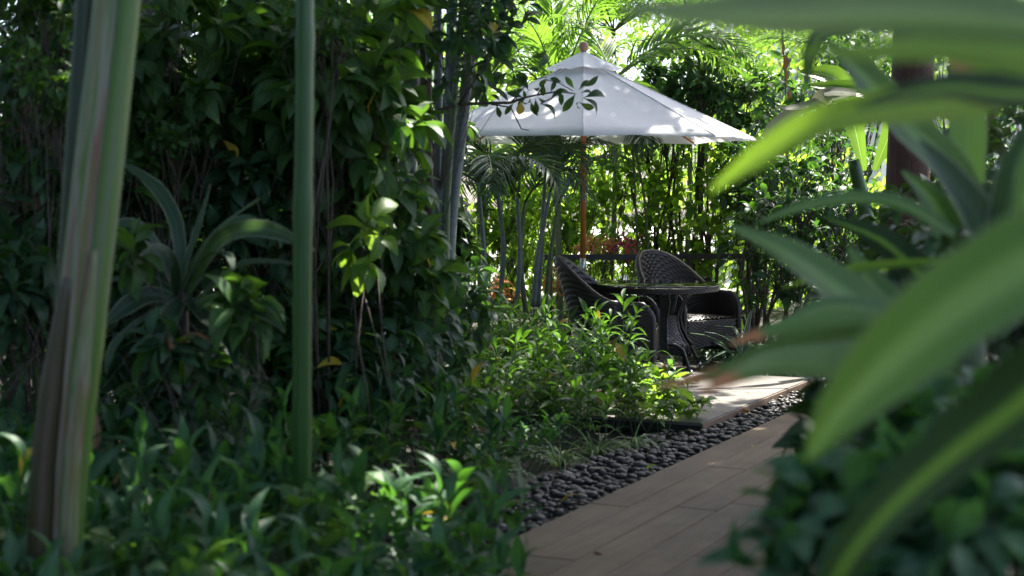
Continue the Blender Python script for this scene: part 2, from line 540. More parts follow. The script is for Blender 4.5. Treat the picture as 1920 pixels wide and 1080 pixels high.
T = {
    'obovate': variants(5, 0.40, 1.25, 0.85, 6, 0.35, 0.55, 0.012, 0.1),
    'ovate': variants(5, 0.42, 0.85, 0.9, 6, 0.35, 0.6, 0.012, 0.1),
    'lance': variants(5, 0.24, 0.85, 0.95, 6, 0.5, 0.7, 0.008),
    'broadlance': variants(5, 0.31, 0.85, 0.95, 6, 0.45, 0.7, 0.010),
    'oval': variants(5, 0.50, 0.9, 0.8, 5, 0.3, 0.5, 0.01, 0.12),
    'strap': variants(5, 0.075, 0.55, 0.5, 8, 0.6, 1.6, 0.0, 0.0),
    'leaflet': variants(5, 0.075, 0.6, 0.6, 5, 0.6, 0.8, 0.0, 0.0),
    'pinna': variants(4, 0.24, 0.7, 0.7, 4, 0.2, 0.4, 0.0, 0.0),
}
_leafmesh = {}
def leaf_mesh(tname, k, mat):
    key = (tname, k, mat.name)
    if key not in _leafmesh:
        v, f, uv = T[tname][k]
        _leafmesh[key] = make_mesh(tname + '_leaf', v, f, mat, uv)
    return _leafmesh[key]

def norm(a):
    return a / np.maximum(np.linalg.norm(a, axis=-1, keepdims=True), 1e-9)
def frames(d, up):
    """(N,3) direction, (N,3) wished normal -> (N,3,3) with columns x, y=d, z=normal"""
    y = norm(d)
    x = np.cross(y, up)
    bad = np.linalg.norm(x, axis=1) < 1e-3
    x[bad] = np.cross(y[bad], np.array([0.3, 0.8, 0.1]))
    x = norm(x)
    z = np.cross(x, y)
    return np.stack([x, y, z], axis=2)
def joined_leaves(tname, mat, pos, R, s, kidx):
    vs, fs, us, off = [], [], [], 0
    for k in range(len(T[tname])):
        sel = np.where(kidx == k)[0]
        if not len(sel):
            continue
        v, f, uv = T[tname][k]
        w = np.einsum('nij,vj->nvi', R[sel], v) * s[sel][:, None, None] + pos[sel][:, None, :]
        vs.append(w.reshape(-1, 3))
        fs.append((f[None] + (np.arange(len(sel)) * len(v))[:, None, None]).reshape(-1, 4) + off)
        us.append(np.tile(uv, (len(sel), 1)))
        off += len(sel) * len(v)
    return make_mesh('joined_foliage', np.concatenate(vs), np.concatenate(fs).astype(np.int32), mat, np.concatenate(us))
N_PARTS = [0]
def place_leaves(parent, tname, mat, pos, R, s, keep=300, name='leaf', rest='foliage', minpx=9.0):
    """the leaves that show largest become parts, the rest one stuff part. pos is in the garden's own axes; parent may be moved but not turned."""
    n = len(pos)
    kidx = rs.randint(0, len(T[tname]), n)
    dead = rs.rand(n) < (0.012 if tname in ('ovate', 'obovate', 'lance', 'broadlance') else 0.0)
    s = s * (0.74 + 0.4 * rs.rand(n))
    u, v, d = pixel(pos + R[:, :, 1] * s[:, None] * 0.5)
    size = F * s / d
    inside = (u > -30) & (u < 1950) & (v > -30) & (v < 1110) & (size >= minpx)
    order = np.argsort(np.where(inside, d, 1e6))
    k = int(min(keep, inside.sum()))
    sel, other = order[:k], order[k:]
    base = loc_of(parent)
    for i in sel:
        o = bpy.data.objects.new(name, leaf_mesh(tname, kidx[i], L[('yellow', 'brown')[kidx[i] % 2]] if dead[i] else mat))
        m = Matrix.Identity(4)
        r = R[i] * s[i]
        for a in range(3):
            for b in range(3):
                m[a][b] = r[a, b]
            m[a][3] = pos[i][a] - base[a]
        o.parent = parent
        o.matrix_basis = m
        COL.objects.link(o)
    N_PARTS[0] += k
    if len(other):
        me = joined_leaves(tname, mat, pos[other] - base, R[other], s[other], kidx[other])
        obj(rest, me, parent, 'stuff')

def rosette(tips, dirs, per, llen, spread=(0.5, 1.25), droop=0.25, jit=0.35, back=0.12):
    """leaves round each twig tip"""
    n = len(tips)
    pos, dd, ss = [], [], []
    for i in range(n):
        d = dirs[i] / np.linalg.norm(dirs[i])
        a = np.cross(d, [0.31, 0.22, 0.92])
        a /= np.linalg.norm(a) + 1e-9
        b = np.cross(d, a)
        k = rs.randint(per[0], per[1] + 1)
        ph = rs.rand() * 6.28
        for j in range(k):
            an = ph + j * 2.4
            sp_ = spread[0] + (spread[1] - spread[0]) * rs.rand()
            v = d * math.cos(sp_) + (a * math.cos(an) + b * math.sin(an)) * math.sin(sp_)
            v = v + np.array([0, 0, -droop * rs.rand()]) + rs.normal(0, jit * 0.4, 3)
            l = llen[0] + (llen[1] - llen[0]) * rs.rand()
            pos.append(tips[i] - d * back * rs.rand() * (j / k))
            dd.append(v)
            ss.append(l)
    pos, dd, ss = np.array(pos), np.array(dd), np.array(ss)
    up = np.array([0, 0, 1.0]) + rs.normal(0, 0.38, (len(pos), 3))
    return pos, frames(dd, up), ss

def branches(mb, base, tips, r0=0.03, rt=0.004, knots=6, n=5, sway=0.12, fork=0.85):
    """main stems fork towards groups of tips"""
    base = np.array(base)
    tips = np.array(tips)
    k = max(1, min(knots, len(tips)))
    c = tips[rs.choice(len(tips), k, replace=False)]
    for _ in range(3):
        lab = np.argmin(((tips[:, None] - c[None]) ** 2).sum(-1), 1)
        c = np.array([tips[lab == i].mean(0) if (lab == i).any() else c[i] for i in range(k)])
    for i in range(k):
        grp = tips[lab == i]
        if not len(grp):
            continue
        hub = base + (c[i] - base) * fork
        b0 = base + np.array([*rs.normal(0, r0 * 1.2, 2), 0])
        mid = (b0 + hub) / 2 + rs.normal(0, sway * 0.7, 3) * np.array([1, 1, 0.3])
        q = [b0 + (mid - b0) * 0.5 + rs.normal(0, sway * 0.2, 3), mid, mid + (hub - mid) * 0.5 + rs.normal(0, sway * 0.25, 3), hub]
        mb.tube([b0] + q, [r0, r0 * .85, r0 * .7, r0 * .6, r0 * .5], n)
        for t in grp:
            st = [q[2], q[3], q[3], q[3]][rs.randint(4)]
            m1 = st + (t - st) * 0.4 + rs.normal(0, sway * 0.4, 3)
            m2 = st + (t - st) * 0.75 + rs.normal(0, sway * 0.3, 3)
            mb.tube([st, m1, m2, t], [r0 * 0.35, r0 * 0.25, rt * 1.3, rt], 4, cap=False)

def shrub(name, label, cat, base, c, rad, ntw, per, llen, tname, mat, keep=300, group=None, stem=None, r0=0.03, inner=0.35, outward=0.6, up=0.35, droop=0.3, knots=6, stems=True, spread=(0.5, 1.35), minpx=9, zmin=0.05, fork=0.85, sway=0.12):
    """a bush: twig tips fill the ellipsoid (c, rad), mostly its outer shell"""
    base, c, rad = np.array(base, float), np.array(c, float), np.array(rad, float)
    t = thing(name, label, cat, base, 0, group)
    g = norm(rs.normal(0, 1, (ntw, 3)))
    r = inner + (1 - inner) * rs.rand(ntw) ** 0.6
    lump = 1 + 0.16 * np.sin(g[:, 0] * 5 + base[0] * 3) * np.cos(g[:, 2] * 6 + base[1])
    tips = c + g * (r * lump)[:, None] * rad
    tips[:, 2] = np.maximum(tips[:, 2], base[2] + zmin)
    dirs = g * outward + np.array([0, 0, up]) + rs.normal(0, 0.35, (ntw, 3))
    if stems:
        mb = MB()
        branches(mb, (0, 0, 0), tips - base, r0 * 0.7, 0.003, knots, sway=sway, fork=fork)
        obj('stem', mb.mesh('stem', stem or M['twig']), t)
    pos, R, s = rosette(tips, dirs, per, llen, spread, droop)
    place_leaves(t, tname, mat, pos, R, s, keep, minpx=minpx)
    return t

def blade_mesh(cl, widths, mat, normals=None, fold=0.25, roll=0.0, cols=5, sub=3):
    """one long leaf along a centre line of points (base first); width in metres"""
    pts = [Vector(p) for p in cl]
    n = len(pts)
    fine, fw = [], []
    for i in range(n - 1):
        p0, p1, p2, p3 = pts[max(i - 1, 0)], pts[i], pts[i + 1], pts[min(i + 2, n - 1)]
        for k in range(sub):
            t = k / sub
            fine.append(0.5 * ((2 * p1) + (p2 - p0) * t + (2 * p0 - 5 * p1 + 4 * p2 - p3) * t * t + (3 * p1 - p0 - 3 * p2 + p3) * t ** 3))
            fw.append(widths[i] + (widths[i + 1] - widths[i]) * t)
    fine.append(pts[-1])
    fw.append(widths[-1])
    m = len(fine)
    v, uv, f = [], [], []
    for i, p in enumerate(fine):
        tg = (fine[min(i + 1, m - 1)] - fine[max(i - 1, 0)]).normalized()
        if normals is None:
            nr = (CAM - p).normalized() * 0.8 + Vector((0, 0, 0.6))
        else:
            nr = Vector(normals)
        x = tg.cross(nr).normalized()
        z = x.cross(tg)
        if roll:
            q = Matrix.Rotation(roll, 3, tg)
            x, z = q @ x, q @ z
        for c in range(cols):
            a = c / (cols - 1) * 2 - 1
            v.append(p + x * a * fw[i] / 2 + z * fold * abs(a) ** 1.3 * fw[i] / 2)
            uv.append((c / (cols - 1), i / (m - 1)))
    for i in range(m - 1):
        for c in range(cols - 1):
            k = i * cols + c
            f.append((k, k + 1, k + cols + 1, k + cols))
    return v, f, uv
def blade(parent, cl, widths, mat, name='leaf', label=None, **kw):
    b = Vector(loc_of(parent))
    v, f, uv = blade_mesh(cl, widths, mat, **kw)
    me = make_mesh(name, [q - b for q in v], f, mat, uv)
    return obj(name, me, parent, label=label)
def px_blade(parent, pts, Z, wpx, mat, **kw):
    """pts: photo pixels tip last; Z: one distance or (base, tip); wpx: widths in photo pixels"""
    n = len(pts)
    z0, z1 = Z if isinstance(Z, tuple) else (Z, Z)
    zs = [z0 + (z1 - z0) * i / (n - 1) for i in range(n)]
    cl = [P(x, y, z) for (x, y), z in zip(pts, zs)]
    return blade(parent, cl, [w * z / F for w, z in zip(wpx, zs)], mat, **kw)

def frond(parent, base, d, length, droop, nleaf, ll, mat, stem_mat, single=False, v_up=0.35, wid=1.0, name='frond', start=0.12, fwd=0.9, twist=0.0, curl_tip=0.0):
    """a feather palm frond: midrib part, leaflets as sub-parts or as one"""
    pb = loc_of(parent)
    base, d = np.array(base, float), np.array(d, float)
    d = d / np.linalg.norm(d)
    K = 12
    pts, cur = [base], base.copy()
    dirs = []
    dd = d.copy()
    for i in range(K):
        dirs.append(dd.copy())
        cur = cur + dd * length / K
        pts.append(cur.copy())
        dd = dd + np.array([0, 0, -droop / K * (0.5 + 1.3 * i / K)])
        dd /= np.linalg.norm(dd)
    dirs.append(dd)
    pts, dirs = np.array(pts), np.array(dirs)
    mb = MB()
    mb.tube(pts - pb, list(np.linspace(0.014, 0.003, K + 1) * (0.6 + 0.25 * length)), 5)
    fr = obj(name, mb.mesh(name, stem_mat), parent)
    ts = np.linspace(start, 0.995, nleaf)
    pos, dv, sv, upv = [], [], [], []
    for j, t in enumerate(ts):
        i = min(int(t * K), K - 1)
        u = t * K - i
        p = pts[i] * (1 - u) + pts[i + 1] * u
        tg = dirs[i] * (1 - u) + dirs[i + 1] * u
        side = np.cross(tg, [0, 0, 1.0])
        side /= np.linalg.norm(side) + 1e-9
        nup = np.cross(side, tg)
        if twist:
            ca, sa = math.cos(twist), math.sin(twist)
            side, nup = side * ca + nup * sa, nup * ca - side * sa
        l = ll * (0.55 + 0.55 * math.sin(math.pi * min(1, (t * 0.85 + 0.13)))) * (1 - 0.25 * t)
        for sgn in (-1, 1):
            q = side * sgn + tg * (fwd + 0.5 * t) + nup * v_up + rs.normal(0, 0.07, 3) + np.array([0, 0, -0.12 * rs.rand()])
            pos.append(p + tg * rs.rand() * 0.01)
            dv.append(q)
            sv.append(l * (0.9 + 0.2 * rs.rand()))
            upv.append(nup + rs.normal(0, 0.18, 3))
    pos, dv, sv, upv = map(np.array, (pos, dv, sv, upv))
    R = frames(dv, upv)
    R[:, :, 0] *= wid
    if single:
        kidx = rs.randint(0, len(T['leaflet']), len(pos))
        for i in range(len(pos)):
            o = bpy.data.objects.new('leaflet', leaf_mesh('leaflet', kidx[i], mat))
            m = Matrix.Identity(4)
            r = R[i] * sv[i]
            for a in range(3):
                for b in range(3):
                    m[a][b] = r[a, b]
                m[a][3] = pos[i][a] - pb[a]
            o.parent = fr
            o.matrix_basis = m
            COL.objects.link(o)
        N_PARTS[0] += len(pos)
    else:
        obj('leaflets', joined_leaves('leaflet', mat, pos - pb, R, sv, rs.randint(0, len(T['leaflet']), len(pos))), fr, 'stuff')
    return fr

# ================================================================== SETTING
gm = MB()
gn = 60
xs = np.linspace(-70, 70, gn)
gv, gf = [], []
for j in range(gn):
    for i in range(gn):
        gv.append((xs[i], xs[j] + 40, -0.035))
for j in range(gn - 1):
    for i in range(gn - 1):
        k = j * gn + i
        gf.append((k, k + 1, k + gn + 1, k + gn))
gm.add(gv, gf)
obj('ground', gm.mesh('ground', M['soil']), None, 'structure')

# path frame: U runs along the path to its vanishing point, V to its right
YAW = math.atan((2400 - 960) / F)
U = Vector((math.sin(YAW), math.cos(YAW), 0))
V = Vector((math.cos(YAW), -math.sin(YAW), 0))
E0 = G(1000, 992, 0.05)                 # a point of the path's left edge
E0.z = 0
def on_path(u, v, z=0.0):
    return E0 + U * u + V * v + Vector((0, 0, z))
ROT = Matrix((U, V, Vector((0, 0, 1)))).transposed()
ROT4 = ROT.to_4x4()
path = obj('path', None or (lambda mb: (mb.box(on_path(7.6, 0.84, 0.0), (9.8, 0.825, 0.03), ROT), mb.mesh('path_base', M['joint']))[1])(MB()), None, 'structure')
PW, PL = 0.211, 2.4
pm = []
for k in range(3):
    mb = MB()
    mb.box((0, 0, 0), (PL / 2 - 0.003, PW / 2 - 0.0028, 0.012), None, 0.003)
    pm.append(mb.mesh('plank', M['plank']))
for row in range(8):
    off = (row * 0.9 + 0.35 * (row % 3)) % 2.4
    for k in range(-3, 8):
        u = k * PL + off - 0.55
        if not (-5.5 < u < 17) or on_path(u + PL / 2, PW * (row + 0.5)).y < 6.3:
            continue
        o = obj('plank', pm[(row + k) % 3], path)
        o.matrix_basis = Matrix.Translation(on_path(u, PW * (row + 0.5), 0.042 + rs.uniform(-0.0012, 0.0012))) @ ROT4
# platform (stone slabs): its right edge runs along the pebbles
q0, q1 = G(1312, 793, 0.07), G(1525, 709, 0.07)
def uv_of(p):
    d = p - E0
    return d.dot(U), d.dot(V)
(u0, v0), (u1, v1) = uv_of(q0), uv_of(q1)
VE = (v0 + v1) / 2
print('platform u', u0, u1, 'v', v0, v1)
SW = 0.6
pl_w, pl_u0, pl_u1 = 2.6, u0, u1
plat = obj('platform', (lambda mb: (mb.box(on_path((pl_u0 + pl_u1) / 2, VE - pl_w / 2, 0.02), ((pl_u1 - pl_u0) / 2 - 0.01, pl_w / 2 - 0.01, 0.03), ROT), mb.mesh('platform_base', M['joint']))[1])(MB()), None, 'structure')
nu = max(1, round((pl_u1 - pl_u0) / SW))
su = (pl_u1 - pl_u0) / nu
mb = MB()
mb.box((0, 0, 0), (su / 2 - 0.002, SW / 2 - 0.002, 0.011), None, 0.002)
slab = mb.mesh('slab', M['slab'])
for i in range(nu):
    for j in range(int(pl_w / SW) + 1):
        o = obj('slab', slab, plat)
        o.matrix_basis = Matrix.Translation(on_path(pl_u0 + su * (i + 0.5), VE - SW * (j + 0.5), 0.060 + rs.uniform(-.0008, .0008))) @ ROT4
mb = MB()
mb.box(on_path((pl_u0 + pl_u1) / 2, VE + 0.008, 0.028), ((pl_u1 - pl_u0) / 2 + 0.01, 0.006, 0.036), ROT)
obj('edging', mb.mesh('edging', M['edging']), plat)
# pale terrace beyond the hedge, open to the sun
mb = MB()
mb.box((6, 44, -0.02), (45, 21.5, 0.02))
obj('terrace', mb.mesh('terrace', M['terrace']), None, 'structure')

# pebbles between planting, platform and path
def ico(sub=1):
    import bmesh
    bm = bmesh.new()
    bmesh.ops.create_icosphere(bm, subdivisions=sub, radius=1)
    v = np.array([q.co[:] for q in bm.verts])
    f = np.array([[x.index for x in q.verts] for q in bm.faces])
    bm.free()
    return v, f
iv, if_ = ico(2)
iv1, if1 = ico(1)
peb_t = []
for k in range(6):
    r = np.array([rs.uniform(0.9, 1.2), rs.uniform(0.65, 0.85), rs.uniform(0.36, 0.5)])
    peb_t.append(r)
bed = obj('pebble_bed', (lambda mb: (mb.box(on_path(7.6, -0.36, -0.028), (9.0, 0.355, 0.012), ROT), mb.mesh('pebble_bed_base', M['joint']))[1])(MB()), None, 'structure')
pp = []
for u in np.arange(-1.2, 12.0, 0.058):
    vmin = -0.54 if u < u0 - 0.1 else VE + 0.03
    for v in np.arange(vmin, -0.035, 0.056):
        pp.append((u + rs.uniform(-.022, .022), v + rs.uniform(-.02, .02), rs.uniform(0.0, 0.022), rs.uniform(0.019, 0.044)))
for u in np.arange(-1.2, 10.0, 0.09):
    vmin = -0.50 if u < u0 - 0.1 else VE + 0.05
    for v in np.arange(vmin, -0.06, 0.10):
        pp.append((u + rs.uniform(-.04, .04), v + rs.uniform(-.04, .04), rs.uniform(0.02, 0.036), rs.uniform(0.018, 0.05)))
pp = np.array(pp)
pw = np.array([list(on_path(a, b, c)) for a, b, c, _ in pp])
uu, vv, dd_ = pixel(pw)
pp_keep = pw[:, 1] > 6.35
pp, pw, uu, vv, dd_ = pp[pp_keep], pw[pp_keep], uu[pp_keep], vv[pp_keep], dd_[pp_keep]
seen = (uu > 880) & (uu < 1560) & (vv < 1090) & (vv > 700)
score = np.where(seen, dd_ - (pp[:, 2] > 0.02) * 0.5, 99)
order = np.argsort(score)
peb_me = [make_mesh('pebble', iv1 * r, if1.astype(np.int32), M['pebble']) for r in peb_t]
for i in order[:300]:
    o = obj('pebble', peb_me[rs.randint(6)], bed)
    o.matrix_basis = Matrix.Translation(pw[i]) @ Matrix.Rotation(rs.rand() * 6.28, 4, 'Z') @ Matrix.Rotation(rs.normal(0, .22), 4, 'X') @ Matrix.Scale(pp[i, 3], 4)
vs, fs = [], []
for j, i in enumerate(order[300:]):
    a = rs.rand() * 6.28
    r = peb_t[rs.randint(6)] * pp[i, 3]
    v = iv1 * r
    tl = rs.normal(0, .2)
    v = np.stack([v[:, 0], v[:, 1] - v[:, 2] * tl, v[:, 2] + v[:, 1] * tl], 1)
    v = np.stack([v[:, 0] * math.cos(a) - v[:, 1] * math.sin(a), v[:, 0] * math.sin(a) + v[:, 1] * math.cos(a), v[:, 2]], 1) + pw[i]
    vs.append(v)
    fs.append(if1 + j * len(iv1))
obj('pebbles', make_mesh('pebbles', np.concatenate(vs), np.concatenate(fs).astype(np.int32), M['pebble']), bed, 'stuff')

# ================================================================== BUILDING beyond the garden
bx, by = 4.30, 31.0
bt = thing('white_building', 'white rendered building with slim columns and grey windows seen above the hedge', 'building', (bx, by, 0))
def part_box(name, parent, c, half, mat, kind=None):
    mb = MB()
    mb.box(c, half)
    return obj(name, mb.mesh(name, mat), parent, kind)
part_box('wall', bt, (4.4, 1.2, 3.6), (4.6, 0.2, 3.6), M['white_wall'])
colx = [0.0, 0.72, 1.85, 2.9, 4.0, 5.1, 6.2, 7.3]
for i, x in enumerate(colx):
    part_box('column', bt, (x, 0.0, 3.5), (0.075, 0.075, 3.5), M['white_frame'])
    if i < len(colx) - 1:
        c, h = (x + colx[i + 1]) / 2, (colx[i + 1] - x) / 2
        for zz in (1.5, 4.4):
            w = part_box('window', bt, (c, 0.97, zz), (h - 0.1, 0.03, 1.2), M['white_frame'])
            for sx in (-1, 1):
                for sz in (-1, 1):
                    part_box('pane', w, (c + sx * (h - 0.1) / 2, 0.925, zz + sz * 0.59), ((h - 0.1) / 2 - 0.03, 0.012, 0.55), M['pane'])
for zz in (2.95, 4.2, 6.6):
    part_box('beam', bt, (3.65, 0.0, zz), (3.55, 0.05, 0.045), M['white_frame'])
part_box('roof', bt, (4.4, 0.6, 7.3), (4.8, 0.9, 0.1), M['white_frame'])

# black fence rail behind the table
fz = 16.4
ft = thing('garden_fence', 'low black metal garden fence with a single rail behind the table', 'fence', P(1030, 485, fz) * 1.0)
fb = Vector(loc_of(ft))
a, b = P(1020, 487, fz), P(1560, 475, fz + 0.4)
mb = MB()
mb.box((a + b) / 2 - fb, ((b - a).length / 2, 0.02, 0.028), Matrix.Rotation(math.atan2(b.y - a.y, b.x - a.x), 3, 'Z'))
obj('rail', mb.mesh('rail', M['black_metal']), ft)
for k in range(3):
    p = a + (b - a) * (0.02 + 0.48 * k)
    mb = MB()
    mb.tube([Vector((p.x, p.y, -0.03)) - fb, p - fb], 0.026, 8)
    obj('post', mb.mesh('post', M['black_metal']), ft)

# ================================================================== PARASOL
pz = 15.0
pc = P(1093, 500, pz)
pc = Vector((pc.x, pc.y, 0))
par = thing('parasol', 'white canvas garden parasol with wooden pole and ball finial', 'parasol', pc)
rimz, apexz, Rr = 2.055, 2.86, 1.61
phi0 = math.radians(-2.5)
def canopy_panel(k, z_in, r_in, z_out, r_out, sag, hem, scal=0.0, nr=8, na=8):
    a0 = phi0 + k * math.pi / 4
    a1 = a0 + math.pi / 4
    c0, c1 = np.array([math.cos(a0), math.sin(a0)]), np.array([math.cos(a1), math.sin(a1)])
    v, f = [], []
    for i in range(nr + 1):
        t = i / nr
        r = r_in + (r_out - r_in) * t
        z = z_in + (z_out - z_in) * t
        for j in range(na + 1):
            s = j / na
            q = c0 * (1 - s) + c1 * s
            dip = sag * math.sin(math.pi * s) * math.sin(math.pi * t) ** 0.8
            zz = z - dip + 0.004 * math.sin(9 * s + 5 * k) * math.sin(math.pi * s) * t + (0.012 * math.sin(math.pi * s) * t if not scal else 0)
            rr = r - 0.03 * math.sin(math.pi * s) * t
            if scal and i == nr:
                zz -= scal * math.sin(math.pi * s) * (0.6 + 0.7 * abs(math.sin(2 * math.pi * s + k)))
                rr += scal * 0.5 * math.sin(3 * math.pi * s + k)
            v.append((q[0] * rr, q[1] * rr, zz))
    if hem:
        for j in range(na + 1):
            x, y, zz = v[nr * (na + 1) + j]
            v.append((x * 0.997, y * 0.997, zz - hem))
        nr += 1
    for i in range(nr):
        for j in range(na):
            q = i * (na + 1) + j
            f.append((q, q + 1, q + na + 2, q + na + 1))
    return v, f
for k in range(8):
    mb = MB()
    mb.add(*canopy_panel(k, apexz - 0.13, 0.17, rimz, Rr, 0.028, 0.012))
    obj('canopy_panel', mb.mesh('canopy_panel', M['canvas']), par)
mb = MB()
for k in range(8):
    mb.add(*canopy_panel(k, apexz + 0.01, 0.025, apexz - 0.145, 0.36, 0.006, 0, 0.016, 4, 10))
obj('canopy_vent', mb.mesh('canopy_vent', M['canvas']), par)
mb = MB()
for k in range(8):                                    # seam welts
    a0 = phi0 + k * math.pi / 4
    pts = [(math.cos(a0) * r, math.sin(a0) * r, (apexz - 0.13) + (rimz - apexz + 0.13) * ((r - .17) / (Rr - .17)) + 0.003) for r in np.linspace(0.2, Rr - 0.01, 8)]
    mb.tube(pts, 0.006, 5)
obj('seam_welt', mb.mesh('seam_welt', M['canvas']), par)
for k in range(8):
    a0 = phi0 + k * math.pi / 4
    mb = MB()
    mb.tube([(math.cos(a0) * .05, math.sin(a0) * .05, apexz - 0.17), (math.cos(a0) * (Rr - .05), math.sin(a0) * (Rr - .05), rimz - 0.002)], 0.011, 5)
    rb = obj('rib', mb.mesh('rib', M['wood_pole']), par)
    mb = MB()
    mb.tube([(math.cos(a0) * .05, math.sin(a0) * .05, rimz + 0.20), (math.cos(a0) * .70, math.sin(a0) * .70, 2.47)], 0.009, 5)
    obj('strut', mb.mesh('strut', M['wood_pole']), rb)
mb = MB()
mb.tube([(0, 0, 0.94), (0, 0, apexz - 0.02)], 0.026, 16)
obj('pole', mb.mesh('pole', M['wood_pole']), par, label='varnished orange-brown upper wooden pole')
mb = MB()
mb.tube([(0, 0, 0.05), (0, 0, 0.78)], 0.026, 16)
obj('pole', mb.mesh('pole', M['wood_pole']), par, label='short lower wooden pole')
mb = MB()
mb.tube([(0, 0, 0.77), (0, 0, 0.95)], 0.0285, 16)
obj('sleeve', mb.mesh('sleeve', M['steel']), par)
mb = MB()
mb.lathe([(0.02, 0), (0.022, 0.01), (0.03, 0.025), (0.042, 0.05), (0.045, 0.07), (0.040, 0.092), (0.025, 0.108), (0.012, 0.113), (0.001, 0.1145)], 20, (0, 0, apexz - 0.005), True)
obj('finial', mb.mesh('finial', M['finial']), par)
mb = MB()
mb.lathe([(0.04, rimz + 0.13), (0.05, rimz + 0.14), (0.05, rimz + 0.24), (0.03, rimz + 0.26)], 16, (0, 0, 0), True)
obj('runner_hub', mb.mesh('runner_hub', M['wood_pole']), par)
mb = MB()
mb.tube([(0.06, -0.03, rimz + 0.3), (0.05, -0.05, rimz - 0.2), (0.028, -0.035, 1.62), (0.03, -0.03, 1.5)], 0.004, 5)
mb.tube([(0.032 * math.cos(t), 0.032 * math.sin(t), 1.83 + 0.003 * t) for t in np.linspace(0, 12, 24)], 0.004, 4)
obj('rope', mb.mesh('rope', M['rope']), par)
mb = MB()
pa = phi0 - 2.5 * math.pi / 4 - 0.35
mb.tube([(math.cos(pa) * r, math.sin(pa) * r, z) for r, z in ((1.0, 2.46), (1.25, 2.30), (1.40, 2.19), (1.50, 2.06), (1.51, 2.01))], 0.018, 6, flat=0.2)
obj('tie_strap', mb.mesh('tie_strap', M['canvas']), par)
mb = MB()
mb.lathe([(0.26, 0), (0.26, 0.05), (0.22, 0.07), (0.05, 0.08), (0.04, 0.3)], 24, (0, 0, -0.03), True)
obj('base', mb.mesh('base', M['black_metal']), par)

# ================================================================== WICKER
def weave(mb, fn, ulen, vlen, pu=0.027, pv=0.018, amp=0.0065, close=False):
    """fn(u, v in 0..1) -> (point, normal); a woven sheet: every strand its own ridge passing over and under the stakes"""
    nu, nv = max(4, int(round(ulen / pu))), max(3, int(round(vlen / pv)))
    nu += nu % 2
    C = nu * 2
    rows = []
    for j in range(nv):
        for k, e in ((0.06, -0.55), (0.5, 0.75), (0.94, -0.55)):
            rows.append(((j + k) / nv, j, e))
    v, f, uv = [], [], []
    for t, j, e in rows:
        for i in range(C + 1):
            u = i / C
            p, n = fn(u, t)
            o = amp * (e + 0.9 * math.cos(math.pi * (i / 2 + j)) * (1 if k else 1))
            v.append((p[0] + n[0] * o, p[1] + n[1] * o, p[2] + n[2] * o))
            uv.append((u, t))
    for r in range(len(rows) - 1):
        for i in range(C):
            q = r * (C + 1) + i
            f.append((q, q + 1, q + C + 2, q + C + 1))
    mb.add(v, f, uv)

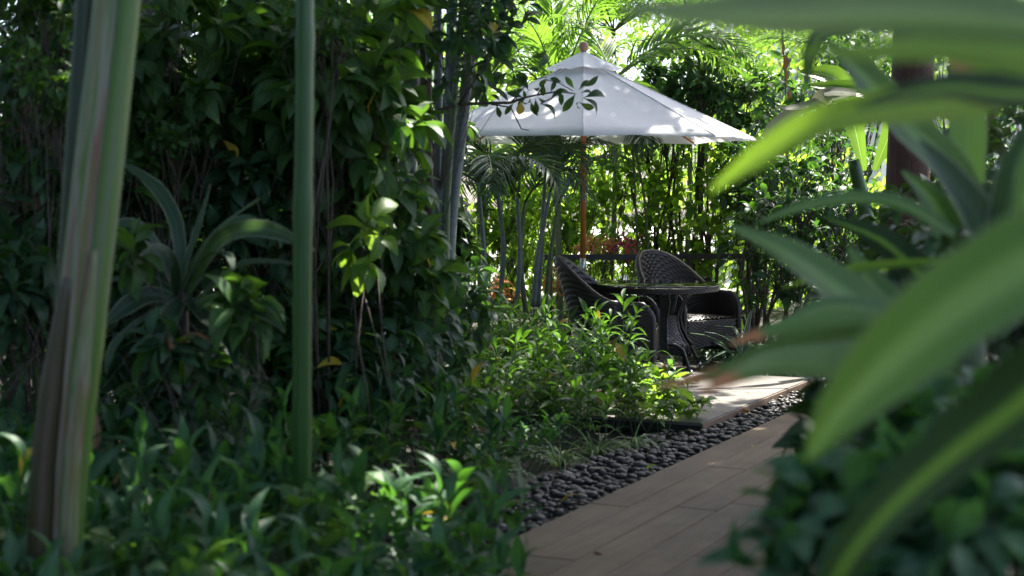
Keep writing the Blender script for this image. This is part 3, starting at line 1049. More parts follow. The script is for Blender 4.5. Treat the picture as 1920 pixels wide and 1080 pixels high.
def chair(name, label, loc, rz):
    """tub chair, front towards -Y of its own axes"""
    t = thing(name, label, 'chair', loc, rz, 'dark wicker armchairs round the glass table')
    HW, D, RC = 0.33, 0.62, 0.30          # half width, depth, back corner radius
    st = D - RC
    arc = math.pi / 2 * RC
    flat = HW - RC
    tot = 2 * (st + arc) + 2 * flat
    def plan(s):
        """s in 0..1 round the shell: left front - back - right front -> (x, y, nx, ny, backness)"""
        d = s * tot
        if d < st:
            return -HW, -D / 2 + d, -1, 0, 0.12 * (d / st) ** 2
        d -= st
        if d < arc:
            a = d / RC
            return -HW + RC - RC * math.cos(a), D / 2 - RC + RC * math.sin(a), -math.cos(a), math.sin(a), 0.12 + 0.88 * (a / (math.pi / 2)) ** 1.15
        d -= arc
        if d < 2 * flat:
            return -flat + d, D / 2, 0, 1, 1
        d -= 2 * flat
        if d < arc:
            a = d / RC
            return HW - RC + RC * math.sin(a), D / 2 - RC + RC * math.cos(a), math.sin(a), math.cos(a), 0.12 + 0.88 * (1 - a / (math.pi / 2)) ** 1.15
        d -= arc
        return HW, D / 2 - RC - d, 1, 0, 0.12 * (1 - d / st) ** 2
    def top(s, b):
        e = min(s, 1 - s) * tot
        drop = 0.10 * max(0, 1 - e / 0.10) ** 2
        return 0.60 + 0.01 + 0.36 * (0.5 - 0.5 * math.cos(math.pi * b)) - drop
    def surf(s, z, off):
        x, y, nx, ny, b = plan(s)
        lean = 0.30 * max(0, z - 0.30) * (0.25 + 0.75 * b) - 0.05 * (1 - min(1, z / 0.3))
        q = off + lean * (1 if b > 0.1 else 0.4)
        return (x + nx * q, y + ny * q, z), (nx, ny, 0)
    zb = 0.09
    mb = MB()
    weave(mb, lambda u, v: surf(u, zb + v * (top(u, plan(u)[4]) - zb), 0.028), tot, 0.62)
    obj('outer_weave', mb.mesh('outer_weave', M['wicker']), t, 'stuff')
    mb = MB()
    def inn(u, v):
        p, n = surf(u, 0.38 + v * (top(u, plan(u)[4]) - 0.38), -0.028)
        return p, (-n[0], -n[1], 0)
    weave(mb, inn, tot, 0.36)
    obj('inner_weave', mb.mesh('inner_weave', M['wicker']), t, 'stuff')
    mb = MB()
    ss = np.linspace(0, 1, 121)
    pts = []
    for s in ss:
        p, n = surf(s, top(s, plan(s)[4]), 0)
        pts.append(p)
    front_l = [(pts[0][0], pts[0][1] - 0.005, z) for z in np.linspace(0.09, pts[0][2], 8)][:-1]
    front_r = [(pts[-1][0], pts[-1][1] - 0.005, z) for z in np.linspace(pts[-1][2], 0.09, 8)][1:]
    allp = front_l + pts + front_r
    mb.tube(allp, [0.024 * (1 + 0.14 * (i % 2)) for i in range(len(allp))], 10)
    obj('rim', mb.mesh('rim', M['wicker']), t)
    mb = MB()
    def seat(u, v):
        x = (u * 2 - 1) * (HW - 0.02)
        y = -D / 2 - 0.01 + v * (D - 0.02)
        lim = HW if y < D / 2 - RC else HW - RC + math.sqrt(max(0, RC * RC - (y - D / 2 + RC) ** 2))
        return (max(-lim, min(lim, x)), y, 0.40 + 0.012 * math.cos(2 * u - 1)), (0, 0, 1)
    weave(mb, seat, 2 * HW, D)
    obj('seat', mb.mesh('seat', M['wicker']), t)
    mb = MB()
    def skirt(u, v):
        x = (u * 2 - 1) * (HW - 0.03)
        lo = 0.10 + 0.075 * max(0, math.sin(math.pi * u)) ** 0.6
        return (x, -D / 2 - 0.012 - 0.015 * math.sin(math.pi * u), lo + v * (0.395 - lo)), (0, -1, 0)
    weave(mb, skirt, 2 * HW, 0.27)
    obj('front_skirt', mb.mesh('front_skirt', M['wicker']), t, 'stuff')
    mb = MB()
    e = [skirt(u, 0)[0] for u in np.linspace(0, 1, 13)]
    mb.tube(e, 0.011, 6)
    obj('lower_rail', mb.mesh('lower_rail', M['wicker']), t)
    for sx in (-1, 1):
        for sy in (-1, 1):
            mb = MB()
            mb.tube([(sx * (HW - 0.05), sy * (D / 2 - 0.05), 0.16), (sx * (HW - 0.045), sy * (D / 2 - 0.045), 0.0)], [0.022, 0.018], 8)
            obj('leg', mb.mesh('leg', M['black_metal']), t)
    return t
# left chair looks towards the table on its right; the other one stands beyond the table
c1 = P(1158, 600, 13.35)
chair('wicker_armchair', 'dark wicker armchair seen from its side, its tall back by the parasol pole', (c1.x, c1.y, 0.05), math.radians(82))
c2 = P(1288, 600, 14.35)
chair('wicker_armchair', 'dark wicker armchair behind the glass table, its seat facing the path', (c2.x, c2.y, 0.05), math.radians(38))

tc_ = P(1233, 560, 13.55)
tab = thing('garden_table', 'round glass topped wicker table between the two armchairs', 'table', (tc_.x, tc_.y, 0.112))
TR = 0.51
mb = MB()
mb.lathe([(0.001, 0.682), (TR + 0.005, 0.682), (TR + 0.012, 0.686), (TR + 0.005, 0.690), (0.001, 0.690)], 64)
obj('table_top', mb.mesh('table_top', M['glass']), tab)
mb = MB()
weave(mb, lambda u, v: ((TR * math.cos(u * 6.2832), TR * math.sin(u * 6.2832), 0.628 + v * 0.045), (math.cos(u * 6.2832), math.sin(u * 6.2832), 0)), 2 * math.pi * TR, 0.045)
mb.lathe([(TR - 0.07, 0.665), (TR - 0.003, 0.678), (TR + 0.004, 0.672)], 64)
mb.lathe([(TR, 0.628), (TR - 0.04, 0.622), (TR - 0.07, 0.63), (TR - 0.07, 0.665)], 64)
obj('apron', mb.mesh('apron', M['wicker']), tab, 'stuff')
for k in range(4):
    az = math.radians(-58 + 90 * k)
    ca, sa = math.cos(az), math.sin(az)
    def w(r, tt, z):
        return (r * ca - tt * sa, r * sa + tt * ca, z)
    prof = [(0.30, 0.12, 0.625), (0.26, 0.075, 0.55), (0.22, 0.055, 0.47), (0.20, 0.055, 0.40), (0.215, 0.065, 0.31), (0.25, 0.09, 0.22), (0.29, 0.115, 0.16)]
    lg = MB()
    for sg in (-1, 1):
        lg.tube([w(r, sg * tt, z) for r, tt, z in prof], 0.011, 6)
    lg.tube([w(0.27, -0.10, 0.19), w(0.31, -0.04, 0.19), w(0.35, 0, 0.15), w(0.41, 0, 0.05), w(0.46, 0, -0.03)], [0.012, 0.014, 0.017, 0.015, 0.013], 7)
    lg.tube([w(0.27, 0.10, 0.19), w(0.31, 0.04, 0.19), w(0.35, 0, 0.15)], 0.012, 7)
    lo = obj('leg', lg.mesh('leg', M['black_metal']), tab)
    mb = MB()
    zz = [p[2] for p in prof][::-1]
    rr_ = [p[0] for p in prof][::-1]
    tt_ = [p[1] for p in prof][::-1]
    def panel(u, v):
        z = 0.17 + v * (0.43 - 0.17)
        r, tt = np.interp(z, zz, rr_), np.interp(z, zz, tt_)
        return w(r + 0.012 * math.cos((u - .5) * 3), (u * 2 - 1) * tt, z), (ca, sa, 0)
    weave(mb, panel, 0.16, 0.26, 0.022, 0.017, 0.004)
    obj('woven_panel', mb.mesh('woven_panel', M['wicker']), lo, 'stuff')
    mb = MB()
    mb.tube([w(0.452, 0, -0.012), w(0.468, 0, -0.043)], [0.016, 0.015], 8)
    obj('foot_cap', mb.mesh('foot_cap', M['steel']), lo)
# ================================================================== PLANTS
def gpos(px, Z):
    """ground point under photo column px at distance Z"""
    p = P(px, 540, Z)
    return (p.x, p.y, -0.03)
def px_shrub(name, label, px, py, Z, rad, ntw, per, llen, tname, mat, cat='shrub', **kw):
    c = P(px, py, Z)
    return shrub(name, label, cat, (c.x, c.y + 0.1, -0.03), c, rad, ntw, per, llen, tname, mat, **kw)

def stemmy(name, label, base, h, nst, spread, per, llen, tname, mat, cat='plant', group=None, keep=300, stem=None, lean=0.25, top=0.45, ang=(0.5, 1.2), r=0.004, droop=0.15):
    """upright stems with leaves in whorls along their upper part"""
    base = np.array(base, float)
    t = thing(name, label, cat, base, 0, group)
    mb = MB()
    pos, dd, ss = [], [], []
    for i in range(nst):
        a = rs.rand() * 6.28
        off = np.array([math.cos(a), math.sin(a), 0]) * spread * rs.rand() ** 0.5
        hh = h * (0.65 + 0.4 * rs.rand())
        ln = np.array([math.cos(a), math.sin(a), 0]) * lean * hh * rs.rand() + rs.normal(0, 0.02, 3) * [1, 1, 0]
        p0, p1, p2 = off * 0.5, off * 0.8 + ln * 0.35 + [0, 0, hh * 0.5], off + ln + [0, 0, hh]
        mb.tube([p0, p1, p2], [r, r * 0.8, r * 0.4], 4, cap=False)
        k = rs.randint(per[0], per[1] + 1)
        ph = rs.rand() * 6.28
        for j in range(k):
            u = 1 - top * (j / k) ** 1.1
            q = (1 - u) ** 2 * p0 + 2 * u * (1 - u) * p1 + u * u * p2 if u < 1 else p2
            an = ph + 2.4 * j
            el = ang[0] + (ang[1] - ang[0]) * (j / k) + rs.normal(0, 0.15)
            d = np.array([math.cos(an) * math.sin(el), math.sin(an) * math.sin(el), math.cos(el) - droop * rs.rand()])
            pos.append(base + q)
            dd.append(d + ln * 0.4)
            ss.append((llen[0] + (llen[1] - llen[0]) * rs.rand()) * (0.65 + 0.45 * math.sin(math.pi * min(1, 0.25 + j / k))))
    obj('stem', mb.mesh('stem', stem or M['green_twig']), t)
    pos, dd, ss = np.array(pos), np.array(dd), np.array(ss)
    R = frames(dd, np.array([0, 0, 1.0]) + rs.normal(0, 0.3, (len(pos), 3)))
    place_leaves(t, tname, mat, pos, R, ss, keep)
    return t

def tuft(name, label, base, n, llen, mat, cat='plant', group=None, wid=1.0, keep=300, minpx=9, el=(0.1, 1.0)):
    """arching strap leaves from one point"""
    base = np.array(base, float)
    t = thing(name, label, cat, base, 0, group)
    an = rs.rand(n) * 6.28
    e = el[0] + (el[1] - el[0]) * rs.rand(n)
    d = np.stack([np.cos(an) * np.sin(e), np.sin(an) * np.sin(e), np.cos(e)], 1)
    R = frames(d, np.array([0, 0, 1.0]) - d * 0.2 + rs.normal(0, 0.1, (n, 3)))
    R[:, :, 0] *= wid
    s = llen[0] + (llen[1] - llen[0]) * rs.rand(n)
    pos = base + np.stack([np.cos(an), np.sin(an), 0 * an], 1) * 0.015
    place_leaves(t, 'strap', mat, pos, R, s, keep, minpx=minpx)
    return t

# ---------------------------------------------------------------- tall trees whose crowns shade the garden
SUN = np.array(sdir)
GAPS = [(P(745, 900, 6.1), 0.30), (P(830, 990, 5.8), 0.10), (P(690, 455, 8.0), 0.20), (P(1040, 620, 11.5), 0.36), (P(1150, 600, 11.3), 0.25), (P(1225, 730, 10.9), 0.3), (P(950, 640, 11.5), 0.15),
        (P(1335, 225, 14.2), 0.30), (P(1250, 240, 13.6), 0.20), (P(1385, 245, 14.8), 0.36), (P(1400, 320, 2.5), 0.16), (P(1560, 215, 2.4), 0.08), 
        (P(1680, 690, 2.1), 0.05), (P(1620, 960, 2.1), 0.06), (P(425, 235, 9.0), 0.06), (P(300, 300, 9.0), 0.05), (P(572, 835, 5.9), 0.09),
        (P(1000, 40, 17), 1.2), (P(1230, 540, 13.6), 0.2)]
def sunlit_gap(pos):
    """True where a leaf would close one of the gaps that let the sun through"""
    bad = np.zeros(len(pos), bool)
    for g, r in GAPS:
        q = pos - np.array(g)
        al = q @ SUN
        bad |= (np.linalg.norm(q - al[:, None] * SUN, axis=1) < r) & (al > 0.6)
    return bad
def tall_tree(name, label, base, h, rtrunk, blobs, bark, leaf, nper, llen=(0.22, 0.36), cat='tree', lean=(0, 0)):
    base = np.array(base, float)
    t = thing(name, label, cat, base)
    mb = MB()
    top = np.array([lean[0], lean[1], h])
    mid = top * 0.5 + np.array([0.08, -0.05, 0])
    mb.tube([(0, 0, -0.1), mid * 0.5, mid, (mid + top) / 2, top], [rtrunk * 1.25, rtrunk, rtrunk * .92, rtrunk * .8, rtrunk * .6], 12)
    obj('trunk', mb.mesh('trunk', bark), t)
    mb = MB()
    P_, R_, S_ = [], [], []
    for (c, rad) in blobs:
        c, rad = np.array(c, float), np.array(rad, float)
        hub = c - base
        m1 = top + (hub - top) * 0.5 + rs.normal(0, .2, 3)
        mb.tube([top * 0.97, m1, hub], [rtrunk * .45, rtrunk * .3, rtrunk * .15], 7)
        ntw = int(nper * rad[0] * rad[1])
        g = norm(rs.normal(0, 1, (ntw, 3))) * (0.15 + 0.85 * rs.rand(ntw, 1) ** 0.5)
        tips = c + g * rad
        for q in tips[:: 6]:
            mb.tube([hub, (hub + q - base) / 2 + rs.normal(0, .1, 3), q - base], [rtrunk * .12, 0.02, 0.008], 4, cap=False)
        p, R, s = rosette(tips, g + [0, 0, 0.4], (5, 8), llen, (0.6, 1.4), 0.35)
        P_.append(p), R_.append(R), S_.append(s)
    obj('limb', mb.mesh('limb', bark), t)
    p, R, s = np.concatenate(P_), np.concatenate(R_), np.concatenate(S_)
    ok = ~sunlit_gap(p + R[:, :, 1] * s[:, None] * 0.5)
    p, R, s = p[ok], R[ok], s[ok]
    obj('crown', joined_leaves('obovate', leaf, p - base, R, s, rs.randint(0, 5, len(p))), t, 'stuff')
    return t
tall_tree('shade_tree', 'tall tree with a red brown trunk behind the strap leaved plants', (3.06, 12.6, -0.05), 6.4, 0.17,
          [((3.4, 18.3, 8.2), (2.2, 1.7, 0.8)), ((1.4, 17.6, 7.6), (2.0, 2.0, 0.8)), ((2.8, 17.5, 7.0), (1.6, 1.5, 0.5)), ((3.1, 15.0, 7.0), (1.5, 1.6, 0.5)), ((2.9, 14.0, 6.3), (1.3, 1.3, 0.4))], M['red_bark'], L['dark'], 42)
tall_tree('shade_tree', 'tall dark tree rising out of the shrubs on the shaded side', (-2.6, 11.6, -0.05), 6.8, 0.17,
          [((-1.2, 11.2, 7.2), (2.4, 2.2, 0.8)), ((-2.6, 13.6, 7.0), (2.2, 2.2, 0.9)), ((0.5, 10.0, 6.9), (1.7, 1.7, 0.7)), ((-3.2, 10.0, 6.8), (2.0, 2.0, 0.8)), ((0.2, 6.6, 6.4), (1.8, 1.9, 0.7)), ((-0.8, 8.6, 6.8), (1.9, 1.7, 0.7)), ((-2.4, 5.0, 5.8), (1.8, 2.0, 0.7)), ((-3.4, 7.4, 6.2), (1.6, 1.8, 0.7))], M['bark'], L['dark'], 62)
tall_tree('shade_tree', 'tall tree standing beside the path outside the picture', (4.6, 7.0, -0.05), 6.6, 0.2,
          [((3.4, 9.0, 7.0), (2.2, 2.2, 0.8)), ((2.6, 11.6, 7.3), (2.0, 2.0, 0.8)), ((1.6, 7.4, 6.6), (1.7, 1.7, 0.7)), ((4.4, 12.6, 7.3), (2.0, 2.0, 0.8)), ((3.7, 11.2, 6.4), (1.8, 1.8, 0.5)), ((2.4, 9.6, 6.0), (1.6, 1.6, 0.5)), ((3.2, 10.4, 5.6), (1.5, 1.5, 0.4)), ((4.6, 13.6, 6.6), (1.5, 1.5, 0.4)), ((3.0, 4.6, 5.3), (1.6, 1.5, 0.4)), ((3.6, 5.8, 5.6), (1.5, 1.5, 0.4)), ((3.8, 5.2, 6.6), (2.0, 1.9, 0.7)), ((2.7, 3.6, 6.3), (1.9, 1.6, 0.6)), ((4.6, 3.4, 6.4), (1.8, 1.6, 0.6)), ((2.4, 4.2, 5.6), (1.7, 1.5, 0.5)), ((3.6, 6.4, 6.0), (1.6, 1.6, 0.5)), ((5.2, 7.4, 7.0), (1.8, 2.0, 0.7))], M['bark'], L['dark'], 62)

# ---------------------------------------------------------------- far background
def leaf_mass(name, boxes, n, llen, tname, mat, prob=None):
    pos = []
    for (lo, hi, w) in boxes:
        lo, hi = np.array(lo), np.array(hi)
        pos.append(lo + (hi - lo) * rs.rand(int(n * w), 3))
    pos = np.concatenate(pos)
    k = np.sin(pos[:, 0] * 2.1) + np.sin(pos[:, 2] * 2.7 + pos[:, 0]) + np.sin(pos[:, 1] * 1.9 + pos[:, 2] * 1.3)
    pos = pos[k > -1.3 + rs.normal(0, 0.5, len(pos))]
    d = rs.normal(0, 1, (len(pos), 3)) + [0, 0, -0.2]
    R = frames(d, np.array([0, -0.4, 1.0]) + rs.normal(0, 0.5, (len(pos), 3)))
    s = llen[0] + (llen[1] - llen[0]) * rs.rand(len(pos))
    return obj(name, joined_leaves(tname, mat, pos, R, s, rs.randint(0, 5, len(pos))), None, 'stuff')
leaf_mass('far_wood_and_shade_thicket', [((-12, 17.5, 0), (-2.2, 20, 6.5), 1.0), ((5.2, 18, 0), (13, 20.5, 6.0), 0.7), ((-14, 8, 0), (-5.2, 17, 6.5), 0.8), ((-8, -5.5, 0), (6, -3.2, 4.5), 0.4), ((-7, -3, 0), (-4.2, 8, 5.5), 0.7)], 9000, (0.22, 0.4), 'obovate', L['dark'])  # last two boxes: unseen leaves round the camera, added to block skylight
leaf_mass('far_hedge', [((-2.4, 20.5, 0), (5.6, 22, 2.1), 1.0)], 5600, (0.12, 0.2), 'oval', L['hedge'])
leaf_mass('far_thicket', [((-3.0, 22.6, 0), (7.0, 24.2, 3.4), 1.0)], 2000, (0.16, 0.26), 'oval', L['hedge'])
leaf_mass('far_treetops', [((-3.0, 24, 2.6), (4.0, 27, 7.0), 0.9), ((4.0, 24.5, 3.4), (9.5, 27, 7.0), 0.35)], 15000, (0.16, 0.28), 'lance', L['hedge'])

# ---------------------------------------------------------------- hedge behind the table
hk = dict(stem=M['twig'], r0=0.014, inner=0.15, knots=7, fork=0.45, sway=0.22, group='loose bright hedge shrubs behind the table', droop=0.35)
for px, Z, w in ((1068, 17.6, 'behind the parasol pole'), (1150, 17.2, 'just right of the parasol pole'), (1235, 17.5, 'above the far chair back'), (1318, 17.2, 'right of the far chair back'), (1405, 17.6, 'by the pale striped grass'), (940, 17.9, 'glowing through the palm stems'), (1000, 18.4, 'between palm stems and parasol pole')):
    px_shrub('hedge_shrub', 'thin branched sunlit hedge shrub ' + w, px, 390, Z, (0.55, 0.4, 1.2), 100, (5, 7), (0.10, 0.16), 'oval', L['hedge'], **hk)
for px, py, w in ((1230, 200, 'over the middle of the parasol'), (1340, 150, 'below the white column'), (1420, 190, 'beside the parasol tip'), (1290, 120, 'topmost by the arching frond')):
    px_shrub('broadleaf_hedge', 'dense glossy green hedge crown ' + w, px, py, 17.3 + 0.2 * rs.rand(), (0.55, 0.45, 0.5), 75, (6, 9), (0.12, 0.18), 'obovate', L['magnolia'], stem=M['bark'], r0=0.03, group='glossy hedge crowns behind the parasol')
for px, py, Z, rad, w in ((1500, 300, 15.5, (.6, .5, .8), 'under the torn banana leaf'), (1470, 440, 14.8, (.55, .5, .7), 'above the pale striped grass'), (1600, 420, 14.5, (.6, .5, .9), 'in front of the red brown trunk'),
                          (1600, 150, 17.8, (.7, .5, .7), 'beside the grey windows'), (1800, 250, 15.5, (.9, .5, 1.2), 'right of the red brown trunk'), (1880, 500, 12.5, (.8, .5, 1.0), 'deep in shade at the far right'), (1420, 340, 16.4, (.4, .4, .6), 'below the parasol tip')):
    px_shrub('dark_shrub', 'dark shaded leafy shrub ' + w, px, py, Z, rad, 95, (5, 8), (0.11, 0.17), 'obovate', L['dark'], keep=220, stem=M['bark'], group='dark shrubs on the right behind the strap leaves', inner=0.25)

# ---------------------------------------------------------------- red and orange crotons behind the rail
for px, py, mat, w in ((1040, 520, 'croton', 'orange leaved croton low beside the left chair back'), (1120, 462, 'croton', 'orange leaved croton right of the steel pole sleeve'), (1175, 462, 'pink', 'pink red leaved plant above the fence rail'), (945, 545, 'croton', 'red leaved croton low among the palm stems')):
    c = P(px, py, 16.62)
    shrub('croton', w, 'plant', (c.x, c.y, -0.03), c, (0.17, 0.08, 0.13), 12, (5, 7), (0.10, 0.16), 'lance', L[mat], stem=M['twig'], r0=0.012, group='red and orange crotons behind the fence')

# ---------------------------------------------------------------- palms
def stem_px(parent, pts, Z, wpx, mat, name='stem', n=10, rings=0):
    b = Vector(loc_of(parent))
    cl = [P(x, y, Z) - b for x, y in pts]
    fine, rad = [], []
    for i in range(len(cl) - 1):
        for k in range(6):
            t = k / 6
            p0, p1, p2, p3 = cl[max(i - 1, 0)], cl[i], cl[i + 1], cl[min(i + 2, len(cl) - 1)]
            fine.append(0.5 * ((2 * p1) + (p2 - p0) * t + (2 * p0 - 5 * p1 + 4 * p2 - p3) * t * t + (3 * p1 - p0 - 3 * p2 + p3) * t ** 3))
            w = wpx[i] + (wpx[i + 1] - wpx[i]) * t
            rad.append(w / 2 * Z / F * (1.12 if rings and (i * 6 + k) % rings == 0 else 1.0))
    fine.append(cl[-1])
    rad.append(wpx[-1] / 2 * Z / F)
    mb = MB()
    mb.tube(fine, rad, n)
    return obj(name, mb.mesh(name, mat), parent)
# palm behind the parasol top
b = P(1045, 190, 17.0)
t = thing('feather_palm', 'sunlit yellow green feather palm behind the parasol top', 'palm', (b.x, b.y, -0.03))
stem_px(t, [(1052, 640), (1046, 400), (1045, 190)], 17.0, [12, 12, 10], M['areca_stem'])
for dx, dz, ln, dr in ((-0.35, 1.0, 1.5, 1.0), (-0.7, 0.8, 1.5, 1.3), (-0.05, 1.0, 1.6, 0.5), (0.3, 1.0, 1.5, 0.9), (0.6, 0.8, 1.4, 1.4), (-0.9, 0.45, 1.3, 1.2), (-0.2, 0.9, 1.3, 1.6), (0.15, 1.0, 1.2, 1.5), (0.9, 0.5, 1.2, 1.3)):
    frond(t, b, (dx, rs.normal(-0.1, 0.35), dz), ln, dr, 34, 0.42, L['palm'], M['green_twig'], single=False, wid=0.9)
for px, py, Z, w in ((1150, 60, 19.6, 'above the parasol top'), (1290, 50, 19.2, 'behind the arching frond'), (1570, 110, 20.2, 'beyond the grey windows'), (960, 300, 19.4, 'glowing between the clumping palms'), (1240, 330, 20.4, 'low behind the hedge')):
    b = P(px, py, Z)
    t = thing('feather_palm', 'sunlit feather palm ' + w, 'palm', (b.x, b.y, -0.03))
    stem_px(t, [(px - 6, 560), (px + 4, (py + 560) / 2), (px, py)], Z, [10, 10, 9], M['areca_stem'])
    for k in range(9):
        a_ = k * 0.7 + rs.rand() * 0.4
        frond(t, b, (math.cos(a_) * 0.8, math.sin(a_) * 0.6, 0.35 + 0.8 * rs.rand()), 1.3 + 0.4 * rs.rand(), 1.5, 30, 0.40, L['palm'], M['green_twig'], wid=1.0)
b = P(905, 160, 18.0)
t = thing('feather_palm', 'sunlit feather palm half hidden behind the dark overhanging branch', 'palm', (b.x, b.y, -0.03))
stem_px(t, [(905, 640), (903, 400), (905, 160)], 18.0, [20, 18, 15], M['areca_stem'])
for k in range(8):
    a_ = k * 0.8
    frond(t, b, (math.cos(a_) * 0.8, math.sin(a_) * 0.5, 0.9), 1.6, 1.3, 30, 0.42, L['palm'], M['green_twig'], wid=0.9)
# arching frond over the parasol
b = P(1150, 150, 16.3)
t = thing('arching_palm', 'palm whose big frond arches to the right over the parasol', 'palm', (b.x, b.y, -0.03))
stem_px(t, [(1222, 640), (1205, 350), (1150, 150)], 16.6, [4, 4, 4], M['green_twig'])
frond(t, b, (0.72, -0.1, 0.70), 1.55, 1.7, 36, 0.40, L['palm'], M['green_twig'], single=True, v_up=0.5, wid=1.15, twist=-0.5)
frond(t, b, (0.95, 0.4, 0.75), 1.5, 1.4, 34, 0.40, L['palm'], M['green_twig'], wid=1.1)
frond(t, b, (-0.3, 0.4, 0.9), 1.2, 1.4, 30, 0.36, L['palm'], M['green_twig'])
# shaded clumping palms left of the pole
def clump(label, pts_list, Z, fronds, mat, keep_single=2):
    b0 = P(pts_list[0][0][0], 560, Z)
    t = thing('clumping_palm', label, 'palm', (b0.x, b0.y, -0.03), 0, 'shaded clumping palms left of the parasol pole')
    for k, pts in enumerate(pts_list):
        stem_px(t, pts, Z + 0.06 * k, [10, 9, 6], M['areca_stem'] if k % 2 else M['palm_stem'], rings=5)
    for k, (px, py, d, ln, dr) in enumerate(fronds):
        frond(t, P(px, py, Z), d, ln, dr, 30, 0.34, mat, M['green_twig'], single=k < keep_single, wid=0.9)
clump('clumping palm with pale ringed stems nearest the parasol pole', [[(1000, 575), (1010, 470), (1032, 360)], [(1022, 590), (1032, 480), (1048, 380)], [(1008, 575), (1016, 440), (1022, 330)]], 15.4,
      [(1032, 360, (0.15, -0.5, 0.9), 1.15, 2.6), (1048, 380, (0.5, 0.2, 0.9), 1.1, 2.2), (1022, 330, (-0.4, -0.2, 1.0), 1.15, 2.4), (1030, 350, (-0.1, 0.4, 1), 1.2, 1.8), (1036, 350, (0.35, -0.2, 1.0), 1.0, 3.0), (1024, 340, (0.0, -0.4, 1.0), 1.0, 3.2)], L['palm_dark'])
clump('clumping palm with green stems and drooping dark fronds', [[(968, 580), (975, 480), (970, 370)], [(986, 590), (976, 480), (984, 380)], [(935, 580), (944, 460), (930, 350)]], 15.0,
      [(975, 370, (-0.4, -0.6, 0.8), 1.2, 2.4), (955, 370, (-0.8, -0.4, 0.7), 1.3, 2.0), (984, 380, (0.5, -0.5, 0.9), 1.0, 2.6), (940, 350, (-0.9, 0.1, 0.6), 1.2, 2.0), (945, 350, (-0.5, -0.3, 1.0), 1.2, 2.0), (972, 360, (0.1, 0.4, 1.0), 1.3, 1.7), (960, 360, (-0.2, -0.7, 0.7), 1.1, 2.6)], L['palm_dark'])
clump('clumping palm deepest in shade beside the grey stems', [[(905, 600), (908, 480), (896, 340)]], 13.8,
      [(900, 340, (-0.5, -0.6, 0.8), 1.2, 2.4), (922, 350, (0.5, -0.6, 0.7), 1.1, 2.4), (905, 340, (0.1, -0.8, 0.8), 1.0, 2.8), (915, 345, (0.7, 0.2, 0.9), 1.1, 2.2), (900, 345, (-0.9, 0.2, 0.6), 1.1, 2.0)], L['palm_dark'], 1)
# bluish frond hanging under the parasol on the right
b = P(1185, 262, 16.6)
t = thing('hanging_palm', 'shaded palm with bluish fronds hanging below the parasol edge', 'palm', (b.x, b.y, -0.03))
stem_px(t, [(1200, 640), (1195, 450), (1185, 262)], 16.6, [4, 4, 4], M['green_twig'])
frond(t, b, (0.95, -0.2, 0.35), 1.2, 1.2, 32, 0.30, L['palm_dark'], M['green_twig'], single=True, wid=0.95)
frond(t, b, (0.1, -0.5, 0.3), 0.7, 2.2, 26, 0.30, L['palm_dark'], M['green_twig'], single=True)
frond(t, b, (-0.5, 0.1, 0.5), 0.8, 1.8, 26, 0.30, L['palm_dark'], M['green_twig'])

# ---------------------------------------------------------------- grey clumping stems in the middle
b = P(828, 540, 10.6)
t = thing('tall_stem_clump', 'clump of tall smooth grey stems beside the white parasol', 'palm', (b.x, b.y, -0.03))
for pts, w, mt, dz in (([(836, 700), (846, 430), (868, 220), (900, -60)], [19, 21, 23, 22], 'palm_stem', 0), ([(828, 700), (832, 430), (842, 220), (850, -60)], [20, 20, 22, 20], 'palm_stem', .05),
                       ([(838, 690), (838, 420), (848, 240), (872, -60)], [10, 12, 12, 12], 'areca_stem', -.06), ([(820, 700), (818, 430), (822, 220), (820, -60)], [14, 16, 16, 16], 'palm_stem', .12),
                       ([(800, 690), (802, 430), (800, 220), (796, -60)], [24, 24, 22, 22], 'red_bark', .2), ([(770, 690), (766, 430), (770, 220), (784, -60)], [30, 32, 30, 28], 'palm_stem', .3), ([(742, 690), (740, 430), (735, 200), (740, -60)], [22, 24, 22, 22], 'palm_stem', .4), ([(712, 690), (708, 430), (716, 200), (724, -60)], [28, 28, 26, 26], 'palm_stem', .5)):
    stem_px(t, pts, 10.6 + dz, w, M[mt], n=12)
for k in range(9):
    a_ = k * 0.7 + 0.2
    frond(t, P(820 + 12 * rs.randn(), -70, 10.7), (math.cos(a_), math.sin(a_), 1.2), 2.2, 1.2, 34, 0.5, L['palm_dark'], M['green_twig'])

